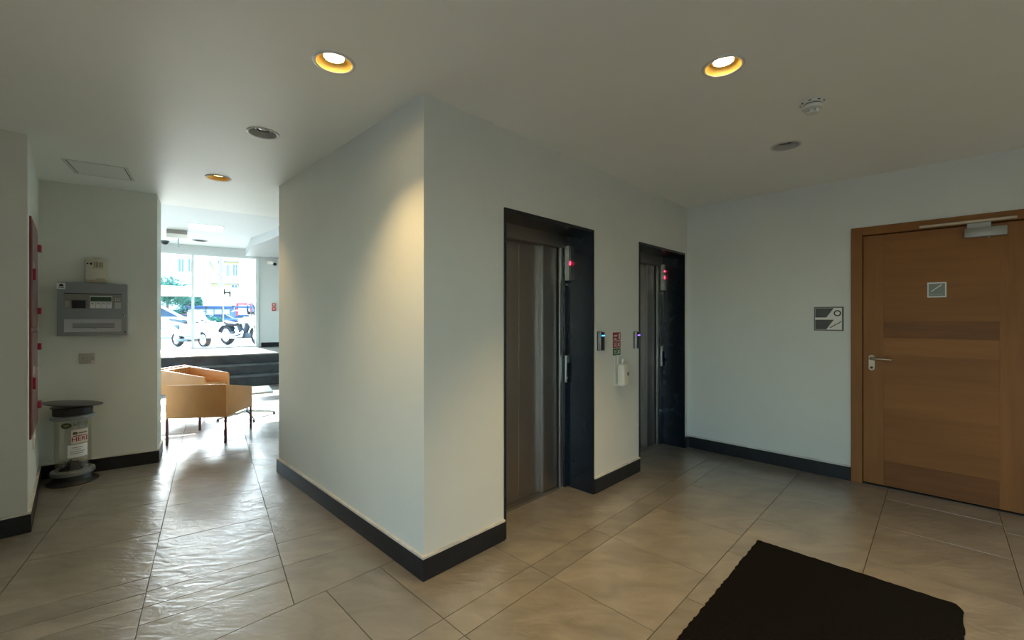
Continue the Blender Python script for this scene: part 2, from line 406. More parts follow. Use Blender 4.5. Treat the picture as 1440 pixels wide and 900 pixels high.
# ceilings ---------------------------------------------------------------
DOWN = [((470, 88), 'lit'), ((1017, 93), 'lit'), ((370, 187), 'off'), ((307, 250), 'dim'), ((1105, 205), 'off')]
def ceil_pt(px, py, z=H):
    d = F_PX * (z - CAM_H) / (CY - py); return Vector(((px - CX) / F_PX * d, d))
down_pts = [ceil_pt(*p) for p, k in DOWN]
FILL_DOWN = [W(-2.6, -0.6), W(-2.6, -2.8), W(0.9, -3.4), W(2.5, -3.4)]  # unseen downlights added behind the camera as fill light
CE = 0.42                                # edge of the low ceiling, hb
R_HOLE = 0.078
def ceiling_mesh():
    bm = bmesh.new(); edges = []
    def loop(pts):
        vs = [bm.verts.new((p[0], p[1], H)) for p in pts]
        for i in range(len(vs)): edges.append(bm.edges.new((vs[i], vs[(i + 1) % len(vs)])))
    loop(rect(-6, 6.5, -9, CE))
    for c in list(down_pts) + [e for e in FILL_DOWN]:
        x, y = to_h(c)
        loop([(x + R_HOLE * math.cos(2 * math.pi * k / 40), y + R_HOLE * math.sin(2 * math.pi * k / 40)) for k in range(40)])
    bmesh.ops.triangle_fill(bm, use_beauty=True, use_dissolve=False, edges=edges, normal=(0, 0, -1))
    me = bpy.data.meshes.new('ceiling')
    z0, z1 = H + 0.18, HH + 0.2
    x0, x1, y0, y1 = -6, 6.5, -9, CE
    vs = [bm.verts.new(v) for v in [(x0, y0, z0), (x1, y0, z0), (x1, y1, z0), (x0, y1, z0), (x0, y0, z1), (x1, y0, z1), (x1, y1, z1), (x0, y1, z1)]]
    for f in [(3, 2, 1, 0), (4, 5, 6, 7), (0, 1, 5, 4), (1, 2, 6, 5), (2, 3, 7, 6), (3, 0, 4, 7)]: bm.faces.new([vs[i] for i in f])
    a = bm.verts.new((x0, y1, H)); b = bm.verts.new((x1, y1, H)); bm.faces.new((a, b, vs[2], vs[3]))
    for f in bm.faces:
        f.normal_update()
    bm.to_mesh(me); bm.free(); me.materials.append(M_CEIL)
    o = bpy.data.objects.new('ceiling', me); COL.objects.link(o); o.location = LH; o.rotation_euler = (0, 0, TH)
    return o
struct(ceiling_mesh(), 'smooth painted lobby ceiling with recessed downlights', 'ceiling')
M_CEIL2 = mat('hall ceiling paint', (0.74, 0.78, 0.77), 0.6)
struct(MB().box(-4.7, 4.5, CE, FAC + 0.22, HH, HH + 0.2).build('ceiling_hall', M_CEIL2, loc=LH, rz=TH, smooth=False), 'raised pale ceiling of the entrance hall', 'ceiling')
# curved dropped soffit by the window
SO = 3.06
pa, pb = to_h(ceil_pt(353, 346, SO)), to_h(ceil_pt(396, 322, SO))
arc = []
for k in range(13):
    u = k / 12
    x = pa[0] + (pb[0] - pa[0]) * u; y = pa[1] + (pb[1] - pa[1]) * u
    s = 0.22 * math.sin(math.pi * u * 0.6)
    arc.append((x + s * 0.55, y + s * 0.55))
arc += [(4.3, arc[-1][1] - 1.2), (4.3, FAC), (arc[0][0], FAC)]
struct(MB().prism(arc, SO, HH).build('ceiling_soffit', mat('soffit paint', (0.52, 0.55, 0.55), 0.6), loc=LH, rz=TH, angle=50), 'curved dropped soffit beside the shop window', 'ceiling')

# skirting ---------------------------------------------------------------
def skirting(name, segs, frame, hgt=0.118):
    """segs: list of (x0, x1, y0, y1) footprints"""
    m = MB(); c = MB()
    for x0, x1, y0, y1 in segs:
        m.box(x0, x1, y0, y1, 0, hgt)
        c.box(x0, x1, y0, y1, hgt, hgt + 0.012)
    o = m.build(name, M_SKIRT, loc=LA if frame == 'A' else LH, rz=TA if frame == 'A' else TH, bevel=0.002, bseg=1)
    struct(o, 'black tile skirting with a pale top strip', 'baseboard')
    c.build('top_strip', M_CAULK, o, smooth=False)
    return o
T = 0.016
skirting('baseboard_corridor', [(-T, 0, 0.0, 2.327 + T)], 'A')
skirting('baseboard_elevators', [(-T, L1 - 0.001, -T, 0), (L1 + LW + 0.001, L2 - 0.001, -T, 0), (L2 + LW + 0.001, D_A - T, -T, 0)], 'A')
skirting('baseboard_right', [(D_A - T, D_A, DR0 + 0.001, -T)], 'A')
skirting('baseboard_stub', [(-4.0, STUB_A + T, STUB_B - T, STUB_B), (STUB_A, STUB_A + T, STUB_B, 3.60)], 'A')
skirting('baseboard_alarm_panel', [(-0.83, T, -T, 0), (0, T, 0, 0.40)], 'H')
skirting('baseboard_facade', [(WIN_R + 0.06, 4.3, FAC - T, FAC)], 'H', 0.12).location.z += 0.63

# stairs up to the window platform ----------------------------------------
SB, TR, RS = 5.09, 0.28, 0.21
stairs = struct(MB().box(-4.5, 4.3, SB + 0.03, FAC, -0.003, RS - 0.03).build('stairs', M_STEP, loc=LH, rz=TH, smooth=False), 'three dark stone steps up to the shop window', 'stairs')
for k in range(3):
    z0, z1 = k * RS, (k + 1) * RS; y0 = SB + k * TR
    if k: MB().box(-4.5, 4.3, y0 + 0.03, FAC, z0 - 0.03, z1 - 0.03).build('step_core', M_STEP, stairs, smooth=False)
    x = -4.5 + 0.2 * k
    while x < 4.29:
        x1 = min(x + 0.6, 4.3)
        MB().box(x + 0.002, x1 - 0.002, y0 + 0.012, y0 + 0.03, z0 + 0.002, z1 - 0.03).build('riser_tile', M_STEP, stairs, smooth=False)
        MB().box(x + 0.002, x1 - 0.002, y0, y0 + TR + 0.012 if k < 2 else y0 + 0.6, z1 - 0.03, z1).build('tread_tile', M_TILE if k == 2 else M_TREAD_LIT, stairs, bevel=0.003, bseg=1)
        x = x1
y = SB + 2 * TR + 0.6
while y < FAC - 0.05:
    x = -4.5; y1 = min(y + 0.6, FAC)
    while x < 4.29:
        x1 = min(x + 0.6, 4.3)
        if x > -2.7 and x < 3.2: MB().box(x + 0.002, x1 - 0.002, y + 0.002, y1 - 0.002, 3 * RS - 0.03, 3 * RS).build('platform_tile', M_TILE, stairs, smooth=False)
        x = x1
    y = y1

# shop window --------------------------------------------------------------
PZ = 3 * RS
M_FRAME = mat('white window frame', (0.72, 0.78, 0.78), 0.4)
M_GLASS = glass('clear window glass')
M_FROST = mat('frosted white band', (0.9, 0.92, 0.92), 0.6)
nt = M_FROST.node_tree; pr = nt.nodes['Principled BSDF']; tl = nt.nodes.new('ShaderNodeBsdfTranslucent'); tl.inputs[0].default_value = (0.92, 0.95, 0.95, 1)
mxs = nt.nodes.new('ShaderNodeMixShader'); mxs.inputs[0].default_value = 0.75
nt.links.new(pr.outputs[0], mxs.inputs[1]); nt.links.new(tl.outputs[0], mxs.inputs[2]); nt.links.new(mxs.outputs[0], nt.nodes['Material Output'].inputs[0])
def fac_x(px): # pixel column -> ha on the facade
    r = (px - CX) / F_PX; d = (FAC + PC.dot(hB)) / (r * hB.x + hB.y); return to_h((r * d, d))[0], d
MUL = fac_x(271)[0]; 
wf = MB()
wf.box(WIN_R - 0.07, WIN_R, FAC - 0.03, FAC + 0.10, PZ, 3.05); wf.box(-4.5, WIN_R - 0.07, FAC, FAC + 0.09, 3.0, 3.05)
wf.box(MUL, WIN_R - 0.07, FAC, FAC + 0.09, PZ, PZ + 0.045)
win = struct(wf.build('window_1', M_FRAME, loc=LH, rz=TH, smooth=False), 'large shop window with a frosted band facing the street', 'window')
for mx in (MUL, MUL - 1.15, MUL - 2.3): MB().box(mx - 0.028, mx + 0.028, FAC, FAC + 0.08, PZ, 3.0).build('mullion', M_FRAME, win, smooth=False)
xs = [-4.5, MUL - 2.3, MUL - 1.15, MUL, WIN_R - 0.07]
bz0, bz1 = 1.93, 2.18
dB = fac_x(300)[1]; bz0 = CAM_H + (CY - 417.5) * dB / F_PX; bz1 = CAM_H + (CY - 404) * dB / F_PX
for x0, x1 in zip(xs, xs[1:]):
    MB().box(x0 + 0.03, x1 - 0.03 if x1 < 1 else x1, FAC + 0.035, FAC + 0.043, PZ + 0.02, 3.0).build('pane', M_GLASS, win, smooth=False)
    MB().box(x0 + 0.03, x1 - 0.03 if x1 < 1 else x1, FAC + 0.030, FAC + 0.034, bz0, bz1).build('frosted_band', M_FROST, win, smooth=False)
lx, ld = fac_x(319); k = ld / F_PX
def zz(py): return CAM_H + (CY - py) * k
lg = MB()
def pxbox(x0, x1, y0, y1): lg.box(fac_x(x0)[0], fac_x(x1)[0], FAC + 0.024, FAC + 0.029, zz(y1), zz(y0))
pxbox(314.4, 317.0, 406, 414.5); pxbox(313.8, 317.2, 406.2, 407); pxbox(316, 323, 410.4, 412.6); pxbox(322.0, 324.6, 409, 417.2); pxbox(321.6, 324.8, 416.2, 417)
lg.build('logo', mat('grey logo vinyl', (0.03, 0.05, 0.055), 0.6), win, smooth=False)['label'] = 'dark grey logo like an offset letter H'
# unseen side glazing added to let daylight into the hall
sg = MB().box(-4.66, -4.54, 0.6, FAC, 0.62, 0.67); sg.box(-4.66, -4.54, 0.6, FAC, 3.0, 3.05)
sw = struct(sg.build('window_2', M_FRAME, loc=LH, rz=TH, smooth=False), 'side glazing of the entrance hall', 'window')
for k in range(5):
    yy = 0.6 + k * (FAC - 0.6) / 4
    MB().box(-4.63, -4.57, yy - 0.03, yy + 0.03, 0.67, 3.0).build('mullion', M_FRAME, sw, smooth=False)
    if k < 4: MB().box(-4.605, -4.597, yy + 0.03, yy + (FAC - 0.6) / 4 - 0.03, 0.67, 3.0).build('pane', M_GLASS, sw, smooth=False)
# unseen glazing added behind the camera to bring daylight into the lobby
eg = MB().box(-4.14, -4.06, GX0, GX1, GZ - 0.06, GZ); eg.box(-4.14, -4.06, GX0, GX0 + 0.06, 0, GZ - 0.06); eg.box(-4.14, -4.06, GX1 - 0.06, GX1, 0, GZ - 0.06)
ed = struct(eg.build('window_3', M_ALU, loc=LA, rz=TA, smooth=False), 'glazed street entrance screen', 'window')
gxs = [GX0 + 0.06 + (GX1 - GX0 - 0.12) * k / 2 for k in range(3)]
for x in gxs[1:-1]: MB().box(-4.14, -4.06, x - 0.025, x + 0.025, 0, GZ - 0.06).build('mullion', M_ALU, ed, smooth=False)
for x0, x1 in zip(gxs, gxs[1:]): MB().box(-4.104, -4.096, x0 + 0.025, x1 - 0.025, 0, GZ - 0.06).build('pane', M_GLASS, ed, smooth=False)

# ------------------------------------------------------------------ ELEVATORS
SEG = {'2': 'abged'}
def digit(parent, ch, x, y, z, w=0.016, h=0.03, t=0.0042):
    m = MB()
    S7 = {'a': (0, w, h - t, h), 'd': (0, w, 0, t), 'g': (0, w, h / 2 - t / 2, h / 2 + t / 2), 'f': (0, t, h / 2, h), 'b': (w - t, w, h / 2, h), 'e': (0, t, 0, h / 2), 'c': (w - t, w, 0, h / 2)}
    for s in SEG[ch]:
        a = S7[s]; m.box(x + a[0], x + a[1], y - 0.002, y, z + a[2], z + a[3])
    return m.build('digit', M_LEDRED, parent, smooth=False)
def elevator(a0, label, arrow):
    e = thing('elevator', label, 'elevator', W(a0, 0), TA, 'elevators')
    # polished stone surround, slightly proud of the plaster
    for x0, x1 in ((0.0, 0.018), (LW - 0.018, LW)):
        MB().box(x0 + 0.0005, x1 - 0.0005, -0.008, 0.30, 0, LZ).build('reveal_panel', M_REVEAL, e, bevel=0.0015, bseg=1)
    MB().box(0.018, LW - 0.018, -0.008, 0.30, LZ - 0.022, LZ).build('head_panel', M_REVEAL, e, bevel=0.0015, bseg=1)
    MB().box(0.018, LW - 0.018, 0.236, 0.34, 1.985, LZ - 0.022).build('header', M_STEELD, e, smooth=False)
    # telescopic doors: slow leaf behind, quick leaf in front
    MB().box(0.06, 0.471, 0.320, 0.345, 0.012, 1.985).build('door_panel', M_STEELD, e, bevel=0.002, bseg=1)
    MB().box(0.4735, 0.71, 0.320, 0.345, 0.012, 1.985).build('door_panel', M_STEELD, e, bevel=0.002, bseg=1)
    MB().box(0.471, 0.4735, 0.3195, 0.335, 0.012, 1.985).build('door_seam', M_CHROME, e, smooth=False)
    MB().box(0.703, 0.726, 0.284, 0.345, 0.012, 1.985).build('door_edge', M_STEEL, e, bevel=0.002, bseg=1)
    MB().box(0.728, 0.898, 0.288, 0.318, 0.012, 1.985).build('door_panel', M_STEELD, e, bevel=0.002, bseg=1)
    MB().box(0.020, 0.06, 0.236, 0.345, 0, 1.985).build('jamb', M_STEEL, e, bevel=0.002, bseg=1)
    MB().box(0.898, 0.902, 0.275, 0.345, 0, 1.985).build('jamb_gap', M_GAP, e, smooth=False)
    MB().box(0.902, 0.946, 0.262, 0.345, 0, 1.985).build('jamb', M_STEEL, e, bevel=0.002, bseg=1)
    MB().box(0.946, 0.984, 0.245, 0.345, 0, 1.985).build('jamb_cover', M_REVEAL, e, smooth=False)
    sl = MB()
    for k in range(4): sl.box(0.06, 0.90, 0.262 + k * 0.022, 0.278 + k * 0.022, 0.0005, 0.012)
    sl.box(0.06, 0.90, 0.255, 0.35, 0.0, 0.006)
    sl.build('door_sill', M_STEEL, e, smooth=False)
    ind = MB().box(0.947, 0.983, 0.205, 0.245, 1.715, 2.0).build('floor_indicator', M_ALU, e, bevel=0.002, bseg=1)
    digit(ind, '2', 0.957, 0.205, 1.842)
    if arrow:
        MB().lathe([(0, -0.001), (0.010, -0.001), (0.010, 0.001), (0, 0.001)], (0.966, 0.2045, 1.925), 16, Matrix.Rotation(R(90), 3, 'X')).build('direction_light', M_LEDRED, ind)
    kh = MB().lathe([(0.006, -0.004), (0.012, -0.004), (0.012, 0.004), (0.006, 0.004)], (0.965, 0.241, 1.682), 20, Matrix.Rotation(R(90), 3, 'X'), cap=False)
    kh.build('key_switch', M_CHROME, e)
    cp = MB().box(0.948, 0.953, 0.228, 0.246, 0.872, 1.092).build('call_plate', M_ALU, e, smooth=False)
    MB().box(0.953, 0.982, 0.232, 0.246, 1.035, 1.092).build('call_label', M_ALU, cp, smooth=False)
    MB().box(0.9645, 0.968, 0.2305, 0.232, 1.05, 1.078).build('arrow_mark', M_DARKPRINT, cp, smooth=False)
    MB().box(0.953, 0.982, 0.238, 0.246, 0.872, 1.034).build('button_strip', M_BLACK, cp, smooth=False)
    for z in (1.005, 0.965): MB().box(0.960, 0.974, 0.235, 0.238, z - 0.012, z + 0.012).build('call_button', M_GAP, cp, smooth=False)
    MB().box(0.962, 0.970, 0.234, 0.238, 0.90, 0.916).build('button_light', M_PAPER, cp, smooth=False)
    return e
elevator(L1, 'steel elevator with black stone surround, farther from the wooden door', False)
elevator(L2, 'steel elevator with black stone surround in the corner beside the plain wall', True)

# ------------------------------------------------------------------ WOODEN DOOR
RDOOR = TA - R(90)                       # local x runs towards -b, y into the wall
door = bpy.data.objects.new('door_1', None); COL.objects.link(door); door.location = W(D_A, DR0); door.rotation_euler = (0, 0, RDOOR)
struct(door, 'orange-brown wood veneer door with lever handle and overhead closer', 'door')
DWD = -(DR1 - DR0)
ar = 0.077
for x0, x1 in ((0, ar), (DWD - ar, DWD)):
    MB().box(x0, x1, -0.018, 0.12, 0, DRZ).build('door_jamb', M_WOODV, door, bevel=0.003, bseg=1)
MB().box(ar, DWD - ar, -0.018, 0.12, 2.104, DRZ).build('door_head', M_WOOD, door, bevel=0.003, bseg=1)
l0, l1 = ar + 0.004, DWD - ar - 0.004
MB().box(l0 - 0.004, l1 + 0.004, 0.045, 0.06, 0, 2.104).build('door_stop', M_GAP, door, smooth=False)
leaf = MB().box(l0, l1, 0.008, 0.045, 0.014, 2.098).build('door_leaf', M_WOODV, door, bevel=0.002, bseg=1)
M_V = [M_WOOD, mat('dark wood veneer', (0.155, 0.056, 0.012), 0.55, spec=0.3, col2=(0.22, 0.086, 0.02), vscale=3.0, stretch=(0.5, 0.5, 7)), mat('light wood veneer', (0.26, 0.108, 0.025), 0.55, spec=0.3, col2=(0.33, 0.14, 0.035), vscale=3.0, stretch=(0.5, 0.5, 7))]
zs = [0.016, 0.22, 0.62, 0.86, 1.10, 1.24, 1.38, 1.66, 2.096]
sel = [1, 0, 0, 0, 2, 1, 0, 0]
for (z0, z1), q in zip(zip(zs, zs[1:]), sel):
    MB().box(l0 + 0.132, l1 - 0.132, 0.0055, 0.02, z0 + 0.0003, z1 - 0.0003).build('veneer_panel', M_V[q], leaf, smooth=False)
MB().box(l0 + 0.002, l0 + 0.131, 0.0055, 0.02, 0.016, 2.096).build('veneer_stile', M_WOODV, leaf, smooth=False)
MB().box(l1 - 0.131, l1 - 0.002, 0.0055, 0.02, 0.016, 2.096).build('veneer_stile', M_WOODV, leaf, smooth=False)
MB().box(ar, DWD - ar, 0.006, 0.12, -0.003, 0.006).build('threshold', M_BLACKM, door, smooth=False)  # dark strip added to block light leaking under the door
hx = 0.137                               # lever handle
hp = MB()
hp.prism_y([(hx + 0.021 * math.cos(a), 1.075 + 0.021 * math.sin(a)) for a in [R(k * 15) for k in range(13)]] + [(hx + 0.021 * math.cos(a), 0.985 + 0.021 * math.sin(a)) for a in [R(180 + k * 15) for k in range(13)]], -0.006, 0.006)
hd = hp.build('door_handle', M_SATIN, door, bevel=0.0015, bseg=1)
lv = MB().tube([(hx, -0.004, 1.066), (hx, -0.035, 1.066), (hx + 0.006, -0.046, 1.066), (hx + 0.02, -0.05, 1.066), (hx + 0.11, -0.05, 1.064), (hx + 0.125, -0.045, 1.063)], 0.0115, 12)
lv.build('lever', M_SATIN, hd)
MB().lathe([(0, -0.0075), (0.010, -0.0075), (0.010, 0.0)], (hx, 0, 0.988), 16, Matrix.Rotation(R(-90), 3, 'X')).build('keyhole', M_GAP, hd)
ck = MB().box(0.675, 0.890, -0.042, 0.0055, 2.003, 2.070).build('door_closer', mat('grey closer enamel', (0.30, 0.29, 0.26), 0.4, 0.3), door, bevel=0.004)
MB().lathe([(0, 0), (0.008, 0), (0.008, 0.008), (0, 0.01)], (0.80, -0.030, 2.000), 12, Matrix.Rotation(R(180), 3, 'X')).build('valve_screw', M_CHROME, ck)
MB().box(0.43, 0.935, -0.040, -0.018, 2.110, 2.130).build('closer_rail', M_SATIN, ck, bevel=0.002, bseg=1)
MB().prism([(0.795, -0.034), (0.81, -0.034), (0.70, -0.029), (0.69, -0.031)][::-1], 2.072, 2.108).build('closer_arm', mat('grey closer enamel', (0, 0, 0)), ck, smooth=False)
def stairs_icon(m, x0, x1, z0, z1, y0, y1, n=6, th=0.006):
    for k in range(n):
        xa, xb = x0 + (x1 - x0) * k / n, x0 + (x1 - x0) * (k + 1) / n; za = z0 + (z1 - z0) * k / n; zb = z0 + (z1 - z0) * (k + 1) / n
        m.box(xa, xb + th * 0.3, y0, y1, za, za + th); m.box(xb - th * 0.5, xb + th * 0.5, y0, y1, za, zb + th)
# plaque on the door
s = thing('door_plaque', 'small pale stair symbol plaque with white border on the wooden door', 'sign', W(D_A, -1.898, 1.565) - Vector((uA.x, uA.y, 0)) * -0.005, RDOOR)
MB().box(0, 0.107, -0.004, 0, 0, 0.118).build('border', M_PAPER, s, bevel=0.001, bseg=1)
MB().box(0.008, 0.099, -0.0055, -0.004, 0.010, 0.108).build('face', mat('grey green plaque', (0.22, 0.24, 0.21), 0.5), s, smooth=False)
ic = MB(); stairs_icon(ic, 0.020, 0.078, 0.045, 0.096, -0.0065, -0.0055, 9, 0.005); ic.build('stair_symbol', M_PAPER, s, smooth=False)
cp = MB()
for k in range(7): cp.box(0.016 + k * 0.0105, 0.016 + k * 0.0105 + 0.008, -0.0062, -0.0055, 0.019, 0.026)
cp.build('caption', mat('faint caption', (0.36, 0.38, 0.35), 0.6), s, smooth=False)
# sign on the wall
s = thing('wall_sign', 'square grey and white sign with ring and stair symbols beside the door', 'sign', W(D_A, -1.158, 1.292), RDOOR)
sw_, sh_ = 0.214, 0.212
MB().box(0, sw_, -0.010, 0, 0, sh_).build('backplate', mat('dark sign edge', (0.11, 0.11, 0.10), 0.5), s, bevel=0.001, bseg=1)
MB().box(0.008, sw_ - 0.012, -0.012, -0.010, 0.010, sh_ - 0.010).build('face', M_PRINT, s, smooth=False)
M_SIGNBAND = mat('charcoal sign band', (0.065, 0.065, 0.06), 0.35, 0.2, var=0.3, vscale=8)
MB().prism_y([(0.010, 0.118), (0.092, 0.118), (0.145, sh_ - 0.012), (0.010, sh_ - 0.012)], -0.0135, -0.012).build('band', M_SIGNBAND, s, smooth=False)
MB().prism_y([(0.010, 0.012), (0.092, 0.012), (0.145, 0.098), (0.010, 0.098)], -0.0135, -0.012).build('band', M_SIGNBAND, s, smooth=False)
MB().lathe([(0.017, 0), (0.027, 0), (0.027, 0.0015), (0.017, 0.0015)], (0.171, -0.012, 0.155), 32, Matrix.Rotation(R(90), 3, 'X'), cap=False).build('ring_symbol', M_DARKPRINT, s)
ic = MB(); stairs_icon(ic, 0.115, 0.196, 0.026, 0.082, -0.0135, -0.012, 7, 0.005); ic.build('stair_symbol', M_DARKPRINT, s, smooth=False)

# ------------------------------------------------------------------ ITEMS ON THE ELEVATOR WALL
def reader(a, z, led, label):
    r = thing('card_reader', label, 'card reader', W(a, 0, z), TA, 'card readers')
    MB().box(0, 0.062, -0.012, 0, 0, 0.155).build('back_housing', M_BLACK, r, bevel=0.004)
    MB().box(-0.0005, 0.010, -0.033, -0.012, 0.004, 0.151).build('side_trim', M_CHROME, r, bevel=0.002)
    MB().box(0.009, 0.060, -0.036, -0.012, 0.003, 0.152).build('front_cover', M_BLACK, r, bevel=0.004)
    MB().box(0.013, 0.056, -0.0375, -0.035, 0.118, 0.127).build('light_bar', led, r, smooth=False)
reader(1.648, 1.140, M_LEDBLUE, 'black card reader with light blue bar, on the side away from the corner elevator')
reader(2.232, 1.128, M_LEDVIOLET, 'black card reader with violet light bar beside the corner elevator')
SZ = [(1.212, 1.282, M_RED, 'red fire notice with white text, uppermost of three stacked stickers'), (1.150, 1.206, M_RED, 'red fire notice with text and pictogram, between two stickers'),
      (1.088, 1.144, M_GREEN, 'green safety sticker with white pictogram under the red notices')]
for i, (z0, z1, m, lab) in enumerate(SZ):
    s = thing('safety_sticker', lab, 'sign', W(1.886, 0, z0), TA, 'stickers stacked between the elevators')
    hh = z1 - z0
    MB().box(0, 0.122, -0.002, 0, 0, hh).build('face', m, s, smooth=False)
    p = MB()
    if i == 0:
        for a, b, c in ((0.62, 0.012, 0.07), (0.50, 0.012, 0.066), (0.22, 0.012, 0.052), (0.12, 0.012, 0.06)): p.box(b, c, -0.0026, -0.002, hh * a, hh * a + 0.005)
        p.box(0.092, 0.108, -0.0026, -0.002, hh * 0.12, hh * 0.88)
    else:
        for k in range(4): p.box(0.012, 0.052 - (k % 2) * 0.01, -0.0026, -0.002, hh * (0.2 + 0.17 * k), hh * (0.2 + 0.17 * k) + 0.0035)
        p.box(0.062, 0.065, -0.0026, -0.002, 0.002, hh - 0.002)
        p.tube([(0.075, -0.0023, hh * 0.2), (0.09, -0.0023, hh * 0.5), (0.105, -0.0023, hh * 0.8)], 0.003, 6)
        p.tube([(0.105, -0.0023, hh * 0.2), (0.095, -0.0023, hh * 0.45), (0.078, -0.0023, hh * 0.7)], 0.003, 6)
    p.build('print', M_PRINT, s, smooth=False)
# hand sanitiser
s = thing('sanitizer_dispenser', 'white hand sanitizer bottle hanging in a wall bracket between the elevators', 'dispenser', W(1.905, 0, 0.835), TA)
br = MB().box(0.0, 0.016, -0.006, 0, 0.02, 0.245); br.box(0.058, 0.070, -0.006, 0, 0.14, 0.245); br.box(0.0, 0.13, -0.085, 0, 0.0, 0.006)
br.build('bracket', M_WHITE, s, bevel=0.001, bseg=1)
bt = MB()
secs = [(0.006, 1.0), (0.012, 1.0), (0.145, 1.0), (0.165, 0.92), (0.178, 0.72), (0.185, 0.45), (0.188, 0.26), (0.205, 0.26)]
rr = [(math.copysign(abs(math.cos(a)) ** 0.45, math.cos(a)), math.copysign(abs(math.sin(a)) ** 0.45, math.sin(a))) for a in [2 * math.pi * k / 32 for k in range(32)]]
vs = []; fs = []
for z, q in secs:
    for x, y in rr: vs.append((0.075 + 0.048 * q * x, -0.043 + 0.036 * q * y, z))
n = 32
for i in range(len(secs) - 1):
    for k in range(n): fs.append((i * n + k, i * n + (k + 1) % n, (i + 1) * n + (k + 1) % n, (i + 1) * n + k))
fs.append(tuple(range(n))[::-1]); fs.append(tuple((len(secs) - 1) * n + k for k in range(n)))
bt.add(vs, fs).build('bottle', mat('milky plastic', (0.70, 0.67, 0.58), 0.35), s, angle=50)
MB().lathe([(0, 0), (0.015, 0), (0.015, 0.012), (0.009, 0.016), (0.006, 0.024), (0, 0.024)], (0.075, -0.043, 0.203), 20).build('pump_cap', M_WHITE, s)
MB().lathe([(0, 0), (0.012, 0), (0.012, 0.001), (0, 0.001)], (0.092, -0.0795, 0.095), 20, Matrix.Rotation(R(90), 3, 'X') @ Matrix.Diagonal((0.8, 1.5, 1))).build('emblem', M_DARKPRINT, s)

# ------------------------------------------------------------------ FLOOR MAT
mm = MB()
pts = []
x0, x1, y0, y1 = 0.10, 1.700, -2.045, -1.155
def edge(p, q, n):
    for k in range(n):
        u = k / n; j = random.uniform(-0.0035, 0.0035)
        pts.append((p[0] + (q[0] - p[0]) * u + (j if p[0] == q[0] else 0), p[1] + (q[1] - p[1]) * u + (j if p[1] == q[1] else 0)))
edge((x0, y0), (x1 - 0.02, y0), 90); edge((x1, y0 + 0.02), (x1, y1), 50); edge((x1, y1), (x0, y1), 90); edge((x0, y1), (x0, y0), 50)
fmat = tag(mm.prism(pts, 0.0, 0.011).build('floor_mat', M_MAT, loc=W(0, 0, 0.0005), rz=TA), 'black pile doormat with frayed edges lying on the lobby tiles', 'mat')

# ------------------------------------------------------------------ CEILING FIXTURES
M_GOLD = mat('gold reflector', (0.75, 0.50, 0.14), 0.28, 0.75)
M_RIM = mat('white lamp rim', (0.62, 0.63, 0.62), 0.4)
M_BULB = mat('lit lamp', (1, 0.9, 0.7), 0.5, emit=((1.0, 0.78, 0.42), 22))
M_BULBDIM = mat('dim amber lamp', (1, 0.8, 0.5), 0.5, emit=((1.0, 0.6, 0.22), 5))
M_BULBOFF = mat('unlit lamp', (0.25, 0.25, 0.24), 0.2)
M_GREYREF = mat('grey reflector', (0.42, 0.43, 0.41), 0.4)
def downlight(v, state, label, power=0, colr=(1, 0.68, 0.30), rot=0):
    d = thing('downlight', label, 'ceiling light', (v[0], v[1], H), rot, 'recessed downlights')
    rim = MB().lathe([(0.079, 0.001), (0.079, -0.004), (0.086, -0.007), (0.094, -0.004), (0.095, 0.0), (0.079, 0.001)], (0, 0, 0), 40, cap=False)
    rim.build('rim', M_RIM, d)
    ref = MB().lathe([(0.079, -0.003), (0.076, 0.008), (0.071, 0.018), (0.064, 0.026), (0.054, 0.030), (0.054, 0.09), (0.07, 0.09), (0.082, 0.03), (0.082, 0.002)], (0, 0, 0), 40, cap=False)
    ref.build('reflector', M_GREYREF if state == 'off' else M_GOLD, d)
    MB().lathe([(0.055, 0.031), (0.050, 0.024), (0.047, 0.024), (0.044, 0.05), (0.055, 0.05)], (0, 0, 0), 32, cap=False).build('holder_ring', M_CHROME, d)
    for k in range(10):
        a = 2 * math.pi * k / 10
        MB().box(0.042 * math.cos(a) - 0.004, 0.042 * math.cos(a) + 0.004, 0.042 * math.sin(a) - 0.004, 0.042 * math.sin(a) + 0.004, 0.020, 0.05).build('holder_clip', M_CHROME, d, smooth=False)
    MB().lathe([(0, 0.018), (0.018, 0.019), (0.032, 0.024), (0.037, 0.032), (0.037, 0.06), (0, 0.06)], (0, 0, 0), 24).build('lamp', {'lit': M_BULB, 'dim': M_BULBDIM, 'off': M_BULBOFF}[state], d)
    if power:
        L = bpy.data.lights.new('lamp_light', 'SPOT'); L.energy = power; L.color = colr; L.spot_size = R(95); L.spot_blend = 0.8; L.shadow_soft_size = 0.03
        o = bpy.data.objects.new('lamp_light', L); COL.objects.link(o); o.parent = d; o.location = (0, 0, 0.012)
    return d
labs = ['lit downlight with gold reflector, close to the corner of the elevator block', 'lit downlight with gold reflector, in line above the black mat',
        'unlit downlight with grey reflector halfway along the corridor wall', 'amber glowing downlight at the far end of the corridor wall', 'unlit downlight beyond the smoke detector']
for v, (p, stt), lab in zip(down_pts, DOWN, labs):
    downlight(v, stt, lab, {'lit': 30 if p[0] < 720 else 62, 'dim': 12, 'off': 0}[stt])
for v, pc, lab in zip(FILL_DOWN, ((55, (1, 0.95, 0.86)), (55, (1, 0.95, 0.86)), (48, (1, 0.86, 0.64)), (24, (1, 0.84, 0.60))), ['lit downlight inside the glazed entrance, towards the maroon cabinet', 'lit downlight inside the glazed entrance, towards the plain back wall', 'lit downlight by the middle of the plain back wall', 'lit downlight near the back wall on the wooden door side']):
    downlight((v.x, v.y), 'lit', lab, *pc)
